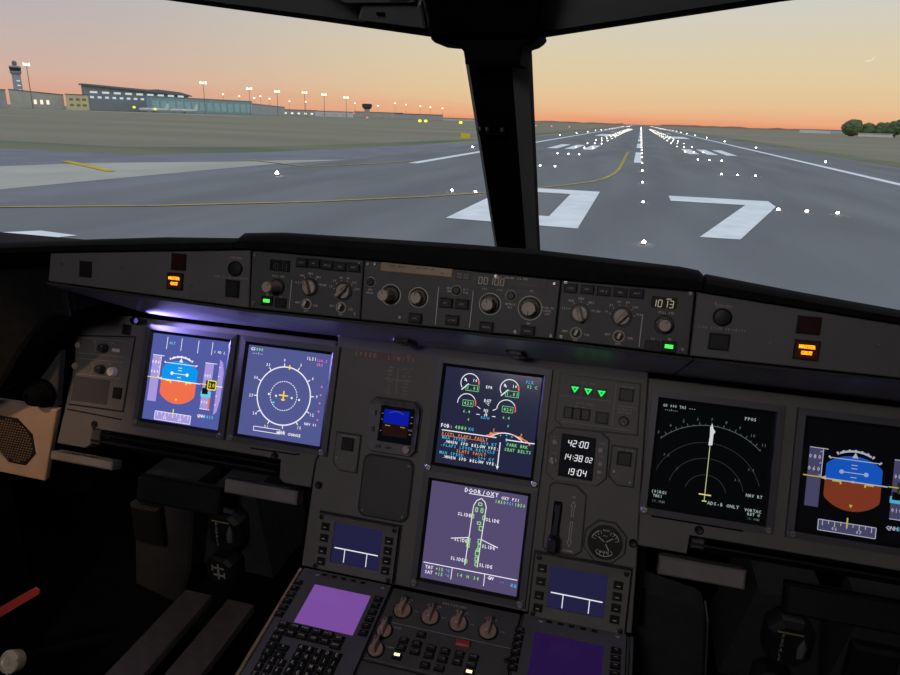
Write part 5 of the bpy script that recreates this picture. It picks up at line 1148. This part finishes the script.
# thin pale crescent in the sky
t = MB(); q = Vector((772.7, 2897.8, 0)).normalized(); g = Fr(Vector((772.7, 2897.8, GZ+249.7)), (q.y, -q.x, 0), (0, 0, 1), -q)
P = [(19*math.cos(R_(a)), 19*math.sin(R_(a))+13) for a in range(-115, 6, 10)]+[(19*math.cos(R_(a))*.93-1, 19*math.sin(R_(a))*.72+13.5) for a in range(-5, -110, -10)]
t.prism(g, P, -1, 1); tag(t.build('sky_crescent', glow('ece2c0', 1.)), 'thin pale crescent in the dusk sky above the trees', 'sky_crescent')

# ================================================================== SKY, LIGHTS, CAMERA
w = bpy.data.worlds.new('dusk_sky'); SC.world = w; w.use_nodes = True; nt = w.node_tree; nt.nodes.clear()
out = nt.nodes.new('ShaderNodeOutputWorld'); bg = nt.nodes.new('ShaderNodeBackground'); nt.links.new(bg.outputs[0], out.inputs[0])
tc = nt.nodes.new('ShaderNodeTexCoord'); sp = nt.nodes.new('ShaderNodeSeparateXYZ'); nt.links.new(tc.outputs['Generated'], sp.inputs[0])
def mth(op, a, b=None):
    k = nt.nodes.new('ShaderNodeMath'); k.operation = op
    for i, q in enumerate((a, b)):
        if q is None: continue
        if hasattr(q, 'is_linked'): nt.links.new(q, k.inputs[i])
        else: k.inputs[i].default_value = q
    return k.outputs[0]
el = mth('ARCSINE', sp.outputs['Z']); az = mth('ARCTAN2', sp.outputs['X'], sp.outputs['Y'])
nz = nt.nodes.new('ShaderNodeTexNoise'); nz.inputs['Scale'].default_value = 3.; nz.inputs['Detail'].default_value = 5
mp = nt.nodes.new('ShaderNodeMapping'); mp.inputs['Scale'].default_value = (1.2, 1.2, 22); nt.links.new(tc.outputs['Generated'], mp.inputs[0]); nt.links.new(mp.outputs[0], nz.inputs['Vector'])
wob = mth('MULTIPLY', mth('SUBTRACT', nz.outputs['Fac'], .5), .022)
fac = mth('DIVIDE', mth('ADD', mth('MULTIPLY', el, 180/math.pi), mth('MULTIPLY', wob, 57.3)), 40.)
def ramp(stops):
    r = nt.nodes.new('ShaderNodeValToRGB'); e = r.color_ramp.elements
    while len(e) < len(stops): e.new(.5)
    for q, (p, c) in zip(e, stops): q.position = p/40.; q.color = lin(c)+(1,)
    nt.links.new(fac, r.inputs[0]); return r.outputs[0]
fw = ramp([(0., 'ea9870'), (.5, 'efae84'), (1.4, 'eac094'), (2.6, 'e6caa0'), (5., 'dfcfae'), (7.5, 'd6d0c0'), (10.5, 'cdcdcd'), (16, 'd0d4da'), (40, 'd8e0ec')])
lf = ramp([(0., 'dc9e88'), (.8, 'dca690'), (2.2, 'd6b2a2'), (4., 'cab4ac'), (6.5, 'beb4b4'), (9.5, 'b0b2bc'), (12., 'b0b4c0'), (18, 'c4cad4'), (40, 'd8e0ec')])
mr = nt.nodes.new('ShaderNodeMapRange'); mr.interpolation_type = 'SMOOTHSTEP'; mr.inputs['From Min'].default_value = -.84; mr.inputs['From Max'].default_value = -.16; nt.links.new(az, mr.inputs['Value'])
mx = nt.nodes.new('ShaderNodeMix'); mx.data_type = 'RGBA'; nt.links.new(mr.outputs[0], mx.inputs['Factor']); nt.links.new(lf, mx.inputs[6]); nt.links.new(fw, mx.inputs[7])
nt.links.new(mx.outputs[2], bg.inputs[0]); bg.inputs[1].default_value = 1.

def area(name, loc, target, size, power, col):
    l = bpy.data.lights.new(name, 'AREA'); l.energy = power; l.size = size; l.color = col
    o = bpy.data.objects.new(name, l); COL.objects.link(o); o.location = loc
    o.rotation_euler = (Vector(target)-Vector(loc)).to_track_quat('-Z', 'Y').to_euler(); return o
area('cabin_dome_light', (-.15, -1.75, 1.0), (0, 0, 0), .35, 12., (1., .93, .90))
l = bpy.data.lights.new('reading_light', 'SPOT'); l.energy = 32.; l.color = (1., .64, .40); l.spot_size = R_(25); l.spot_blend = .7; l.shadow_soft_size = .03
o = bpy.data.objects.new('reading_light', l); COL.objects.link(o); o.location = (-.75, -1.1, .85); o.rotation_euler = (Vector((-.93, -.05, -.19))-o.location).to_track_quat('-Z', 'Y').to_euler()

cam = bpy.data.cameras.new('camera'); co = bpy.data.objects.new('camera', cam); COL.objects.link(co); SC.camera = co
cam.sensor_fit = 'HORIZONTAL'; cam.sensor_width = 36.; cam.lens = 671.42/900*36; cam.clip_start = .02; cam.clip_end = 20000
yaw, pit, rol = .2508, .3156, .0326
fd = Vector((-math.sin(yaw)*math.cos(pit), math.cos(yaw)*math.cos(pit), -math.sin(pit))); r0 = Vector((math.cos(yaw), math.sin(yaw), 0)); u0 = r0.cross(fd)
rr = r0*math.cos(rol)+u0*math.sin(rol); uu = u0*math.cos(rol)-r0*math.sin(rol)
from mathutils import Matrix
M = Matrix((rr, uu, -fd)).transposed().to_4x4(); M.translation = Vector((.1836, -.9814, .4653)); co.matrix_world = M
SC.view_settings.view_transform = 'Standard'; SC.view_settings.look = 'None'; SC.view_settings.exposure = 0.; SC.view_settings.gamma = 1.; SC.view_settings.use_curve_mapping = False
SC.cycles.use_denoising = True
SC.cycles.max_bounces = 8
